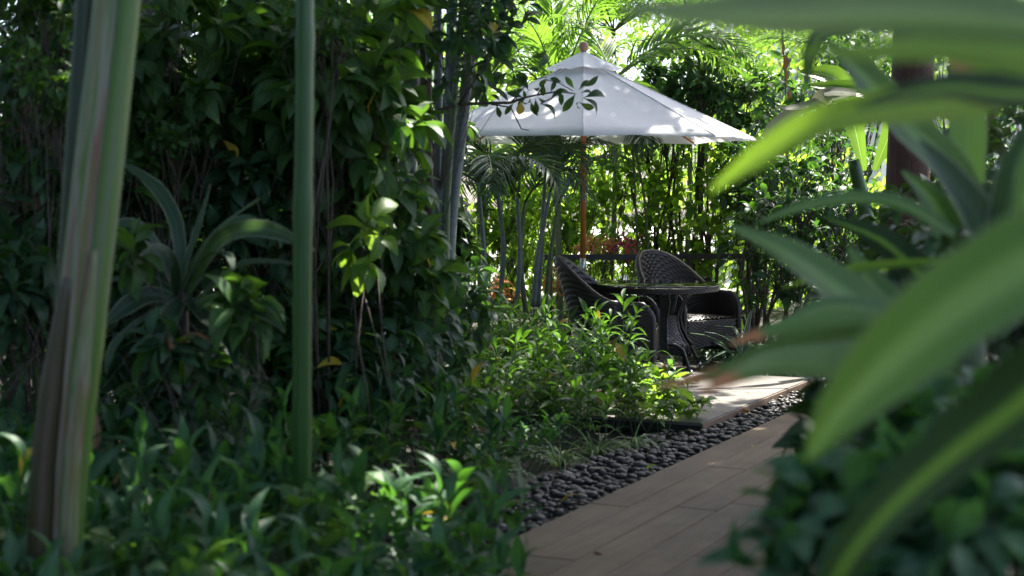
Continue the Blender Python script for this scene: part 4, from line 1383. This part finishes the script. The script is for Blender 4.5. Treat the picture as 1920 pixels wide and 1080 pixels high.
# ---------------------------------------------------------------- big leaved shrubs of the left wall
lw = dict(group='large leaved shrubs of the shaded wall of leaves', stem=M['bark'], r0=0.012, inner=0.25, up=0.25, knots=2, sway=0.25, fork=0.6)
for px, py, Z, rad, n_, ln, tn, w in (
        (50, 90, 8.0, (.5, .5, .6), 62, (.13, .20), 'obovate', 'in the top corner beyond the streaked stalks'),
        (330, 90, 8.6, (.55, .5, .6), 66, (.14, .22), 'ovate', 'high between the streaked stalks and the single green stalk'),
        (480, 70, 9.2, (.5, .5, .6), 60, (.14, .22), 'ovate', 'high just left of the single green stalk'),
        (60, 380, 7.6, (.45, .45, .55), 54, (.13, .2), 'obovate', 'beside the streaked stalks at eye level'),
        (430, 300, 9.4, (.55, .4, .5), 56, (.13, .2), 'ovate', 'behind the pale edged plant'),
        (650, 130, 8.4, (.42, .45, .55), 62, (.15, .24), 'ovate', 'high just right of the single green stalk'),
        (690, 290, 8.7, (.34, .4, .42), 46, (.15, .23), 'ovate', 'hanging in front of the grey stems'),
        (520, 520, 9.2, (.5, .4, .45), 50, (.13, .2), 'ovate', 'low behind the single green stalk'),
        (780, 40, 9.3, (.5, .4, .45), 60, (.13, .2), 'obovate', 'dark against the sunlit palms'),
        (730, 640, 8.7, (.34, .4, .40), 46, (.14, .2), 'obovate', 'low at the foot of the grey stems'),
        (845, 730, 9.2, (.26, .3, .26), 30, (.12, .18), 'obovate', 'spilling towards the pebbles'),
        (200, 540, 8.8, (.5, .4, .5), 54, (.13, .2), 'ovate', 'behind the streaked stalks'),
        (640, 620, 9.0, (.4, .4, .5), 50, (.12, .18), 'ovate', 'between the single stalk and the grey stems'),
        (260, 300, 8.7, (.42, .4, .42), 50, (.14, .22), 'ovate', 'over the pale edged plant'),
        (480, 400, 8.5, (.34, .35, .34), 40, (.13, .2), 'ovate', 'left of the single green stalk at eye level'),
        (620, 420, 8.8, (.32, .35, .4), 40, (.14, .22), 'ovate', 'round the sunlit sprig'),
        (20, 560, 7.4, (.35, .4, .4), 40, (.13, .2), 'obovate', 'low in the corner beyond the streaked stalks'),
        (420, 640, 8.6, (.45, .4, .34), 46, (.12, .19), 'ovate', 'under the pale edged plant'),
        (760, 470, 8.6, (.22, .3, .34), 26, (.13, .2), 'ovate', 'across the foot of the grey stems'),
        (560, 230, 8.9, (.4, .4, .45), 50, (.15, .23), 'ovate', 'behind the upper green stalk'),
        (180, 180, 9.0, (.5, .4, .55), 56, (.14, .21), 'obovate', 'right behind the streaked stalks'),
        (455, 570, 6.6, (.13, .1, .13), 9, (.12, .19), 'ovate', 'low left of the stalk, over the pale edged leaves'),
        (265, 470, 6.75, (.10, .08, .12), 7, (.11, .17), 'ovate', 'over the left of the pale edged leaves'),
        (300, 640, 6.5, (.12, .08, .09), 8, (.11, .17), 'ovate', 'under the drooping pale edged leaves'),
        (350, 720, 6.9, (.26, .2, .2), 26, (.12, .18), 'ovate', 'hiding the stem of the pale edged plant'),
        (640, 700, 8.2, (.36, .3, .3), 40, (.12, .18), 'ovate', 'low between the green stalk and the pebbles'),
        (560, 640, 8.4, (.3, .3, .3), 34, (.12, .18), 'ovate', 'low left of the green stalk'),
        (800, 600, 9.0, (.24, .3, .3), 28, (.12, .18), 'obovate', 'right at the foot of the grey stems'),
        (880, 560, 10.2, (.22, .3, .25), 24, (.13, .2), 'obovate', 'dark in front of the clumping palms')):
    soft = w.startswith(('high', 'hanging', 'round', 'over', 'low left', 'across', 'spilling'))
    px_shrub('broadleaf_shrub', ('soft green drooping shrub ' if soft else 'large leaved dark green shrub ') + w, px, py, Z, rad, int(n_ * (0.85 if soft else 1)), (5, 8), (ln[0] * 1.1, ln[1] * 1.15) if soft else ln, tn, L['mid' if soft else 'dark'], keep=300, droop=0.15 if tn == 'obovate' else 0.4, **lw)
for px, py, Z, w in ((95, 160, 7.4, 'by the top of the streaked stalks'), (40, 30, 7.6, 'in the top corner'), (600, 40, 8.0, 'high beside the single green stalk'), (330, 250, 8.2, 'above the pale edged plant')):
    px_shrub('small_leaved_shrub', 'shrub with small rounded leaves ' + w, px, py, Z, (.2, .2, .2), 26, (7, 10), (.055, .09), 'oval', L['mid'], stem=M['twig'], r0=0.012, group='small leaved shrubs in the wall of leaves', droop=0.1)
px_shrub('broadleaf_shrub', 'sprig of large leaves, sunlight put into their yellow green colour, right of the single stalk', 690, 450, 7.9, (.14, .12, .16), 5, (5, 7), (.15, .23), 'ovate', L['lime'], stem=M['twig'], r0=0.01, droop=0.4)  # ordinary green leaves; the sunlight on them is put into the lime colour
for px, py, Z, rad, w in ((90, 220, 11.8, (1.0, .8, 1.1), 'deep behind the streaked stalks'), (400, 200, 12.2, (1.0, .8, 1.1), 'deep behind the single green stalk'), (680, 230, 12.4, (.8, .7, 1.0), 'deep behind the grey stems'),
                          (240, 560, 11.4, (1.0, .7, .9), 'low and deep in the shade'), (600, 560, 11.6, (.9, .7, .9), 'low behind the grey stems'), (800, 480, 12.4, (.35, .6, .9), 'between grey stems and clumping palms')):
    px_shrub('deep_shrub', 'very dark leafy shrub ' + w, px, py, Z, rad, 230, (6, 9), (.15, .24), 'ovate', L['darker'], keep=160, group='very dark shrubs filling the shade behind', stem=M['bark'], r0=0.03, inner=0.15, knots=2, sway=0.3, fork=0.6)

# ---------------------------------------------------------------- overhanging branch before the parasol
BZ = 10.3
b = P(700, 300, BZ)
t = thing('overhanging_branch', 'dark leafy branch reaching in front of the white parasol', 'branch', b)
def zq(x, y):
    return 860 + x / 3.272, y / 3.272
mb = MB()
def tw(pts, r0, r1):
    q = [P(*zq(*p), BZ) + Vector((0, rs.normal(0, 0.02), 0)) - b for p in pts]
    mb.tube(q, list(np.linspace(r0, r1, len(q))), 6)
tw([(-520, 900), (-260, 720), (0, 640), (160, 632), (320, 630), (400, 600), (480, 580), (600, 560), (710, 575)], 0.014, 0.004)
tw([(200, 640), (320, 660), (350, 720), (385, 790), (430, 800)], 0.006, 0.003)
tw([(320, 630), (380, 560), (440, 490), (540, 470)], 0.005, 0.003)
tw([(480, 585), (540, 490), (620, 510), (700, 560)], 0.005, 0.003)
tw([(500, 640), (570, 600), (620, 560)], 0.004, 0.003)
tw([(0, 640), (80, 520), (160, 380), (220, 200), (300, 80)], 0.010, 0.004)
tw([(160, 380), (300, 330), (420, 350)], 0.005, 0.003)
tw([(-100, 300), (60, 160), (200, 60), (330, 20)], 0.010, 0.004)
obj('twig', mb.mesh('twig', M['twig']), t)
lv = [((720, 570), (640, 690)), ((760, 600), (908, 668)), ((735, 625), (842, 682)), ((765, 600), (918, 552)), ((750, 570), (833, 543)), ((735, 555), (803, 475)), ((700, 565), (545, 548)), ((712, 548), (655, 470)), ((760, 540), (865, 475)),
      ((625, 560), (632, 645)), ((520, 500), (515, 600)), ((545, 475), (480, 540)), ((470, 600), (480, 712)), ((440, 600), (415, 670)), ((500, 635), (635, 682)), ((435, 500), (350, 462)), ((400, 540), (330, 572)), ((395, 545), (412, 605)), ((740, 620), (705, 665)),
      ((640, 510), (560, 470)), ((270, 440), (190, 535)), ((330, 330), (240, 390)), ((160, 380), (140, 520)), ((300, 470), (250, 430)), ((420, 350), (560, 335)), ((60, 270), (160, 360)), ((220, 250), (190, 370)), ((150, 150), (210, 290)), ((300, 380), (370, 370)), ((120, 320), (0, 380)), ((420, 420), (500, 430)), ((480, 430), (560, 330)), ((420, 590), (350, 650)), ((440, 610), (470, 720)), ((400, 600), (300, 560)), ((430, 560), (390, 470)), ((450, 540), (520, 560)), ((480, 590), (560, 650)), ((340, 630), (280, 700)), ((360, 620), (330, 540)), ((560, 570), (600, 490)), ((590, 560), (660, 620)), ((260, 630), (200, 560)), ((230, 640), (260, 730)), ((0, 420), (100, 470))]
_rnd = [((240, 60), 9), ((330, 40), 8), ((140, 90), 9), ((60, 180), 8), ((260, 150), 7), ((40, 60), 9), ((180, 180), 7), ((380, 120), 5), ((100, 20), 8), ((340, -30), 8), ((220, -40), 8), ((60, -60), 8), ((200, 320), 6), ((330, 420), 6), ((100, 430), 6), ((60, 300), 7), ((-60, 200), 8), ((-80, 60), 8), ((160, 520), 4), ((400, 30), 6)]
for (cx, cy), k in _rnd:
    for _ in range(k):
        a_ = rs.rand() * 6.28
        l_ = 100 + 80 * rs.rand()
        lv.append(((cx + 20 * math.cos(a_), cy + 20 * math.sin(a_)), (cx + l_ * math.cos(a_), cy + l_ * math.sin(a_) + 25)))
for (x0, y0), (x1, y1) in lv:
    dz = rs.normal(0, 0.05)
    p0, p1 = P(*zq(x0, y0), BZ + dz), P(*zq(x1, y1), BZ + dz + rs.normal(0, 0.035))
    d = np.array(p1 - p0)
    l_ = np.linalg.norm(d)
    R = frames(d[None], np.array([[rs.normal(0, .4), -0.8, rs.normal(.3, .4)]]))[0] * l_
    R[:, 0] *= 0.88
    o = bpy.data.objects.new('leaf', leaf_mesh('obovate', rs.randint(5), L['darker']))
    o.parent = t
    m = Matrix.Identity(4)
    for a_ in range(3):
        for c_ in range(3):
            m[a_][c_] = R[a_, c_]
        m[a_][3] = p0[a_] - b[a_]
    o.matrix_basis = m
    COL.objects.link(o)
for (x0, y0), (x1, y1) in (((385, 625), (372, 708)), ((190, 130), (245, 228))):
    p0, p1 = P(*zq(x0, y0), BZ - 0.1), P(*zq(x1, y1), BZ - 0.1)
    d = np.array(p1 - p0)
    R = frames(d[None], np.array([[.2, -1, .2]]))[0] * np.linalg.norm(d)
    R[:, 0] *= 1.35
    o = obj('leaf', leaf_mesh('oval', 1, L['yellow']), t, label='single yellowed leaf')
    m = Matrix(R.tolist()).to_4x4()
    m.translation = p0 - b
    o.matrix_basis = m

# ---------------------------------------------------------------- pale edged plant on the left
VZ = 6.9
b = P(345, 560, VZ)
t = thing('pale_edged_plant', 'rosette of long pale edged leaves between the two stalks', 'plant', (b.x, b.y, -0.03))
stem_px(t, [(360, 960), (352, 760), (345, 540)], VZ, [14, 14, 14], M['twig'])
for pts, w in (([(340, 520), (330, 420), (290, 350), (225, 303)], [18, 30, 30, 5]), ([(345, 500), (370, 430), (395, 345)], [10, 14, 3]), ([(350, 510), (400, 440), (470, 385), (505, 362)], [12, 15, 13, 3]),
               ([(330, 540), (300, 480), (262, 430), (222, 425), (192, 490)], [16, 28, 34, 28, 4]), ([(330, 545), (325, 490), (298, 466), (262, 480)], [16, 26, 24, 4]), ([(325, 550), (270, 525), (195, 525)], [18, 28, 4]),
               ([(350, 540), (390, 482), (425, 478), (437, 505)], [16, 26, 24, 4]), ([(360, 545), (400, 512), (430, 530), (428, 562)], [16, 28, 28, 4]), ([(325, 560), (280, 553), (235, 575), (192, 612)], [18, 36, 36, 5]),
               ([(338, 565), (320, 590), (310, 625), (298, 668)], [20, 42, 38, 4]), ([(350, 560), (390, 600), (430, 640), (442, 692)], [18, 36, 36, 4]), ([(370, 580), (430, 615), (470, 660), (487, 708)], [16, 32, 30, 4]),
               ([(370, 560), (440, 500), (500, 490), (558, 496)], [8, 13, 11, 3]), ([(350, 580), (420, 560), (500, 590), (532, 622)], [14, 26, 24, 4]), ([(335, 560), (270, 600), (215, 650), (200, 700)], [16, 32, 30, 4]),
               ([(345, 560), (410, 450), (500, 430), (590, 470)], [14, 34, 36, 5]), ([(340, 545), (370, 500), (440, 420), (480, 410)], [14, 26, 26, 5])):
    px_blade(t, pts, (VZ, VZ - 0.1 + 0.9 * (rs.rand() - 0.55)), [q * 0.95 for q in w], L['varieg'], fold=0.3, roll=rs.normal(0, 0.4))

# ---------------------------------------------------------------- stalks in front on the left
SZ = 5.0
b = P(110, 960, SZ)
t = thing('streaked_stalks', 'thick leaning bundle of pale streaked leaf stalks', 'plant', (b.x, b.y, -0.03))
for pts, w, mt, Z in (([(95, 1400), (112, 960), (125, 640), (142, 350), (168, -60), (200, -500)], [50, 52, 50, 48, 42, 36], 'stalk_deep', 5.12), ([(90, 1400), (112, 960), (143, 640), (172, 350), (216, -60), (262, -500)], [86, 84, 80, 74, 64, 50], 'stalk_pale', 5.0),
                      ([(120, 1400), (140, 960), (172, 640), (205, 350), (250, -60), (300, -500)], [36, 40, 46, 46, 40, 34], 'stalk_lime', 4.97), ([(72, 1400), (80, 960), (98, 740), (128, 520)], [56, 56, 50, 20], 'stalk_dry', 4.95), ([(120, 1400), (130, 940), (152, 700), (178, 470)], [34, 36, 34, 12], 'stalk_pale', 4.93)):
    stem_px(t, pts, Z, w, M[mt], 'stalk', 14)
for pts, w in (([(200, -500), (150, -900), (-100, -1250), (-500, -1350)], [40, 240, 260, 20]), ([(262, -500), (330, -1000), (500, -1500), (800, -1800)], [40, 240, 260, 20]), ([(300, -500), (480, -850), (800, -1050), (1150, -1000)], [40, 220, 240, 20])):
    px_blade(t, pts, 5.0, w, L['banana'], sub=5)
b = P(568, 960, 5.9)
t = thing('green_stalk', 'single straight smooth green stalk standing in the ground cover', 'plant', (b.x, b.y, -0.03))
stem_px(t, [(566, 1300), (566, 860), (567, 500), (571, 200), (573, -60), (578, -500)], 5.9, [36, 36, 37, 35, 33, 28], M['stalk_green'], 'stalk', 14, 7)
for pts, w in (([(578, -500), (560, -800), (420, -1100), (150, -1200)], [30, 200, 220, 20]), ([(578, -500), (640, -850), (900, -1150), (1300, -1150)], [30, 200, 220, 20])):
    px_blade(t, pts, 5.2, w, L['banana'], sub=5)

# ---------------------------------------------------------------- ground cover on the left
cov = []
for Z in np.arange(4.2, 8.7, 0.23):
    for x in np.arange(-0.34 * Z - 0.1, 0.6, 0.23):
        p = Vector((x + rs.uniform(-.08, .08), Z + rs.uniform(-.08, .08), 0))
        u, v = uv_of(p)
        if Z > 6.3 and v > -0.75:
            continue
        u_, v_, d_ = pixel([p.x, p.y, 0.5])
        if u_[0] > 955 - 170 * max(0, 5.2 - Z):
            continue
        cov.append((p.x, p.y))
print('cover plants', len(cov))
for x, y in cov:
    h = (0.44 + 0.26 * rs.rand()) * (0.8 if x > -0.4 else 1.0) * (0.82 if y < 5.4 else 1.0)
    ux = float(pixel([x, y, 0.5])[0][0])
    row = 'frontmost' if y < 5.3 else 'middle' if y < 6.7 else 'rearmost'
    by_ = 'left of the streaked stalks' if ux < 60 else 'by the foot of the streaked stalks' if ux < 240 else 'below the pale edged plant' if ux < 480 else 'round the green stalk' if ux < 650 else 'in the sunlit patch' if ux < 800 else 'next to the deck boards'
    if rs.rand() < 0.13:
        stemmy('broad_leaved_plant', 'broader leaved low plant ' + by_ + ', in the ' + row + ' rows', (x, y, -0.03), h * 0.95, 4, 0.1, (5, 8), (0.11, 0.17), 'ovate', L['mid'], group='broader leaved plants in the ground cover', keep=32, top=0.6, droop=0.4)
        continue
    stemmy('ground_cover_plant', 'lance leaved ground cover plant ' + by_ + ', in the ' + row + ' rows', (x, y, -0.03), h, 4, 0.12, (6, 9), (0.13, 0.20), 'broadlance', L['cover'], group='lance leaved ground cover plants', keep=32, top=0.55, ang=(0.12, 0.95))

# ---------------------------------------------------------------- bright lance leaved shrubs before the chairs
spots = [(905, 11.6, .62), (950, 11.9, .66), (1000, 12.1, .70), (1050, 11.8, .72), (1100, 11.6, .70), (1150, 11.2, .82), (1040, 11.0, .62), (1095, 10.8, .60), (980, 11.2, .58), (920, 10.8, .52), (1140, 10.6, .50), (1060, 10.3, .46), (1000, 10.3, .46), (940, 10.1, .44), (1190, 11.3, .52), (880, 10.6, .5), (1100, 10.1, .40), (900, 12.6, .6), (960, 12.9, .66), (1020, 12.9, .62)]
for k, (px, Z, h) in enumerate(spots):
    w = 'tallest lance leaved plant, before the left chair arm' if k == 5 else 'bright lance leaved plant ' + ('at the back, among the palm stems' if Z > 12 else 'beside the grey stems' if px < 960 else 'right below the left chair' if Z > 10.7 else 'at the front of the bed, near the pebbles')
    stemmy('lance_leaved_plant', w, gpos(px, Z), h, 9, 0.2, (11, 15), (0.11, 0.18), 'lance', L['lance'], group=None if k == 5 else 'bright lance leaved plants before the chairs', keep=130, top=0.72, lean=0.3)
for k, (px, Z, h) in enumerate(((1215, 11.1, .42), (1250, 10.9, .38), (1195, 10.6, .36), (1240, 10.5, .30), (1275, 10.75, .26), (1170, 10.9, .40))):
    stemmy('lime_leaved_plant', 'low lime green broad leaved plant at the platform corner', gpos(px, Z), h, 8, 0.2, (6, 8), (0.09, 0.14), 'oval', L['lime'], group='low lime green plants at the platform corner', keep=80, top=0.5, ang=(0.9, 1.5), droop=0.35)
for px, Z, w in ((1120, 9.55, 'left of its neighbour'), (1185, 9.75, 'nearest the platform corner'), (1050, 9.3, 'in the shade before the lance leaves')):
    tuft('grass_tuft', 'fine pale grass tuft by the pebbles, ' + w, gpos(px, Z), 60, (0.18, 0.36), L['grass'], cat='grass tuft', wid=0.5, keep=60, minpx=9)
for px, py, Z, w in ((870, 940, 8.1, 'behind the bright ground cover'), (930, 900, 8.7, 'nearer the pebbles')):
    g = gpos(px, Z)
    t = thing('fern', 'small yellow green fern ' + w, 'fern', g)
    for k in range(9):
        a_ = k * 0.72
        frond(t, (g[0], g[1], 0.0), (math.cos(a_) * 0.7, math.sin(a_) * 0.7, 0.9), 0.42, 1.6, 22, 0.075, L['fern'], M['green_twig'], single=False, wid=3.0, fwd=0.2)

# ---------------------------------------------------------------- pale striped grass right of the chairs
for px, Z, n_, w in ((1398, 13.9, 40, 'beside the right chair arm'), (1440, 13.8, 40, 'in the middle of its row'), (1490, 13.9, 34, 'farthest along the path'), (1425, 14.6, 36, 'behind its row'), (1380, 15.0, 30, 'behind the right chair arm'), (1330, 15.4, 24, 'behind the chair back')):
    tuft('striped_grass', 'pale striped arching grass plant ' + w, gpos(px, Z), n_, (0.45, 0.75), L['spider'], wid=1.1, keep=40, el=(0.1, 1.1))
for px, Z in ((880, 9.0), (920, 9.4), (960, 9.2), (1000, 9.6), (900, 9.9), (860, 8.4), (940, 8.8), (1040, 9.9), (1390, 14.3), (1440, 14.0), (1480, 14.2), (1340, 15.0), (1520, 14.4), (1300, 15.0)):
    g = gpos(px, Z)
    stemmy('low_filler_plant', 'low green plant filling the ground behind the platform' if Z > 12 else 'low dark plant between the pebbles and the lance leaved bed', g, 0.24, 9, 0.22, (6, 8), (0.06, 0.10), 'oval', L['cover'], group='low filling plants at the edges of the beds', keep=60, top=0.8)

# ---------------------------------------------------------------- banana plant behind the parasol tip
b = P(1600, 500, 13.6)
t = thing('banana_plant', 'banana plant with one torn faded leaf beside the parasol tip', 'plant', (b.x, b.y, -0.03))
stem_px(t, [(1640, 700), (1630, 450), (1600, 300)], 13.6, [36, 32, 22], M['stalk_green'], 'stalk')
px_blade(t, [(1620, 320), (1590, 190), (1560, 145), (1500, 135)], 13.6, [10, 50, 50, 8], L['banana'], sub=4)
px_blade(t, [(1640, 320), (1680, 200), (1620, 170), (1520, 160)], 13.5, [10, 46, 46, 8], L['banana'], sub=4)
for pts, w in (([(1600, 176), (1560, 182), (1500, 200), (1458, 202)], [14, 20, 16, 4]), ([(1580, 172), (1545, 180), (1528, 207)], [20, 34, 30]), ([(1605, 175), (1570, 172), (1545, 176)], [14, 20, 10]), ([(1560, 190), (1500, 205), (1450, 240), (1435, 275)], [10, 26, 30, 10])):
    px_blade(t, pts, 13.4, w, L['banana_dry'], label='torn faded leaf strip', fold=0.1)
b = P(1472, 90, 13.2)
t = thing('dry_leaf_string', 'string of brown dry leaves hanging before the hedge', 'dry leaves', b)
stem_px(t, [(1466, 60), (1470, 110), (1474, 190)], 13.2, [2.5, 2.5, 2], M['twig'], 'stem', 5)
for pts, w in (([(1467, 78), (1469, 90), (1467, 102)], [3, 6, 2]), ([(1472, 104), (1474, 118), (1471, 130)], [6, 11, 8]), ([(1474, 132), (1475, 145), (1473, 156)], [4, 6, 3]), ([(1480, 172), (1480, 180), (1477, 188)], [4, 6, 3])):
    px_blade(t, pts, 13.15, w, L['brown'], fold=0.6)

# ---------------------------------------------------------------- strap leaved plants close on the right
b = P(2180, 700, 2.1)
tA = thing('strap_leaved_plant', 'nearest strap leaved plant, its broad leaves sweeping across the path', 'plant', (b.x, b.y, -0.03))
stem_px(tA, [(2190, 2700), (2180, 1500), (2120, 500), (2110, 60)], 2.1, [90, 80, 70, 50], M['green_twig'])
for pts, Z, w, mt, kw in (
        ([(2110, 90), (1920, 52), (1680, 34), (1420, 36), (1150, 22)], (1.86, 1.63), [130, 180, 185, 150, 8], 'draco', dict(roll=0.2)),
        ([(2110, 160), (1920, 120), (1760, 98), (1620, 102), (1480, 96)], (2.09, 1.99), [60, 84, 66, 46, 5], 'draco_lime', {}),
        ([(2120, 150), (1920, 165), (1780, 192), (1640, 208), (1520, 238), (1420, 298), (1335, 358)], (2.32, 2.56), [90, 108, 104, 86, 74, 58, 8], 'draco_lime', {}),
        ([(2120, 170), (1900, 176), (1780, 165), (1690, 180), (1600, 205)], (2.28, 2.28), [80, 92, 66, 44, 5], 'draco_dark', {}),  # added blade: its dark colour stands for shade from the lime leaf's fold
        ([(2120, 380), (1920, 500), (1780, 590), (1660, 690), (1570, 780), (1512, 862)], (1.90, 2.13), [150, 205, 195, 160, 100, 8], 'draco', dict(roll=-0.1)),
        ([(2140, 560), (1930, 745), (1790, 850), (1670, 955), (1590, 1050), (1530, 1160)], (1.90, 2.09), [150, 195, 160, 120, 90, 40], 'draco_dark', dict(roll=0.2)),
        ([(2120, 300), (2000, 260), (1940, 330), (1900, 470)], (2.85, 2.85), [60, 80, 70, 6], 'draco', {})):
    px_blade(tA, pts, Z, w, L[mt], fold=0.22, sub=5, cols=7, **kw)
b = P(1840, 700, 4.0)
tB = thing('strap_leaved_plant', 'strap leaved plant with pale edged leaves behind the nearest one', 'plant', (b.x, b.y, -0.03))
stem_px(tB, [(1850, 1580), (1840, 1000), (1820, 650), (1815, 480)], 4.0, [70, 60, 56, 44], M['green_twig'])
for pts, Z, w, mt, kw in (
        ([(1850, 460), (1790, 330), (1700, 235), (1620, 145), (1552, 78)], (4.20, 4.10), [44, 74, 82, 66, 6], 'draco', {}),
        ([(1600, 62), (1545, 66), (1520, 100), (1512, 158)], (4.10, 4.10), [14, 30, 32, 4], 'draco_dark', {}),
        ([(1880, 500), (1830, 400), (1772, 322), (1722, 260)], (3.79, 3.69), [50, 74, 54, 4], 'varieg', {}),
        ([(1815, 520), (1812, 380), (1815, 250), (1812, 140), (1818, -40)], (4.51, 4.71), [50, 66, 72, 66, 50], 'draco_tip', {}),
        ([(1880, 530), (1885, 420), (1905, 310), (1945, 215)], (3.79, 3.69), [50, 70, 60, 5], 'varieg', {}),
        ([(1790, 440), (1700, 388), (1600, 373), (1500, 390), (1420, 420)], (4.10, 4.10), [24, 36, 34, 25, 3], 'draco', {}),
        ([(1790, 760), (1690, 640), (1600, 565), (1485, 482), (1368, 424)], (3.69, 3.59), [60, 96, 92, 68, 5], 'draco', {}),
        ([(1780, 490), (1650, 498), (1560, 513), (1465, 541)], (4.10, 4.10), [14, 21, 20, 3], 'draco_lime', {}),
        ([(1780, 640), (1640, 585), (1540, 580), (1450, 618)], (3.59, 3.48), [34, 50, 44, 4], 'draco', {}),
        ([(1790, 610), (1570, 628), (1440, 668), (1345, 703), (1232, 726)], (3.48, 3.28), [50, 68, 52, 34, 4], 'draco_tip', {}),
        ([(1790, 640), (1600, 680), (1470, 686), (1395, 703), (1312, 738)], (3.38, 3.07), [60, 92, 72, 44, 4], 'draco_tip', {}),
        ([(1740, 600), (1600, 600), (1480, 614), (1368, 646)], (3.48, 3.28), [24, 40, 42, 5], 'draco_tip', {}),
        ([(1800, 720), (1720, 650), (1650, 560), (1590, 462)], (4.30, 4.51), [60, 92, 74, 5], 'draco', {}),
        ([(1820, 600), (1730, 520), (1650, 450), (1540, 405)], (4.51, 4.71), [50, 70, 56, 5], 'draco_dark', {}),
        ([(1850, 560), (1790, 470), (1750, 380), (1690, 320)], (4.51, 4.51), [50, 70, 52, 5], 'draco', {}),
        ([(1830, 650), (1740, 640), (1650, 690), (1590, 770)], (4.10, 3.89), [50, 80, 66, 5], 'draco', {}),
        ([(1850, 620), (1900, 560), (1960, 560), (2050, 620)], (4.10, 4.10), [50, 80, 66, 5], 'draco', {}),
        ([(1850, 560), (1890, 400), (1960, 250), (2080, 160)], (4.10, 4.10), [50, 80, 66, 5], 'draco', {})):
    px_blade(tB, pts, Z, w, L[mt], fold=0.28, sub=4, **kw)

# ---------------------------------------------------------------- dark low plants on the right
rk = dict(group='blurred dark low shrubs right of the path', stem=M['green_twig'], r0=0.008, inner=0.2, minpx=12)
for px, py, Z, w in ((1590, 930, 3.2, 'overhanging the deck boards'), (1540, 1040, 3.1, 'lowest, beside the deck boards'), (1720, 930, 3.0, 'under the dark ribbed leaf'), (1870, 940, 2.9, 'in the bottom corner'), (1660, 1040, 2.95, 'below the dark ribbed leaf'), (1800, 1040, 2.8, 'at the bottom edge'), (1880, 800, 3.2, 'below the broad near leaf'), (1690, 810, 3.6, 'dark between deck boards and broad near leaf')):
    px_shrub('low_shrub', 'dark out of focus low shrub ' + w, px, py, Z, (.15, .18, .13), 20, (5, 8), (.08, .13), 'oval', L['cover'], keep=120, **rk)
for px, py, Z, rad, w in ((1640, 760, 5.6, (.3, .35, .5), 'beside the deck boards'), (1800, 700, 5.2, (.45, .4, .6), 'behind the broad near leaf'), (1660, 600, 8.0, (.35, .4, .6), 'at the far bend of the path'), (1780, 480, 8.4, (.5, .5, .8), 'behind the strap leaves'), (1900, 420, 7.0, (.4, .4, .9), 'at the right edge'), (1900, 700, 4.4, (.35, .35, .6), 'low at the right edge')):
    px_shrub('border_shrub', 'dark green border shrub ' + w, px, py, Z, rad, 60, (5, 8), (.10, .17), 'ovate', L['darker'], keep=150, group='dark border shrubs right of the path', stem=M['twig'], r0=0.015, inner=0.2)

# ---------------------------------------------------------------- fallen leaves
def fallen(label, px, py, z, l_, mt, rz):
    p = G(px, py, z)
    o = bpy.data.objects.new('fallen_leaf', leaf_mesh('ovate', rs.randint(5), L[mt]))
    o.matrix_basis = Matrix.Translation(p) @ Matrix.Rotation(rz, 4, 'Z') @ Matrix.Rotation(0.15, 4, 'Y') @ Matrix.Scale(l_, 4)
    COL.objects.link(o)
    tag(o, label, 'fallen leaf', 'fallen leaves on the ground')
fallen('yellow fallen leaf on the dark pebbles by the deck', 1090, 927, 0.07, 0.13, 'yellow', 1.2)
fallen('brown fallen leaf on the pebbles by the ground cover', 975, 938, 0.07, 0.11, 'brown', 2.2)
fallen('orange brown fallen leaf on the pebbles below the platform edge', 1405, 770, 0.07, 0.12, 'brown', 0.3)
fallen('small green yellow leaf on pebbles close to the deck edge', 1232, 873, 0.06, 0.08, 'lime', 0.8)
fallen('tiny brown fallen leaf lying on the deck boards near the pebbles', 1180, 930, 0.056, 0.07, 'brown', 2.6)
fallen('curled brown fallen leaf on the deck boards at the bottom of the picture', 1130, 1040, 0.056, 0.08, 'brown', 0.4)
fallen('yellow fallen leaf on the boards farther up the path', 1420, 835, 0.056, 0.08, 'yellow', 1.9)
fallen('brown fallen leaf resting on the grey slabs', 1400, 735, 0.075, 0.09, 'brown', 2.9)
print('leaf parts', N_PARTS[0], 'objects', len(scene.objects))
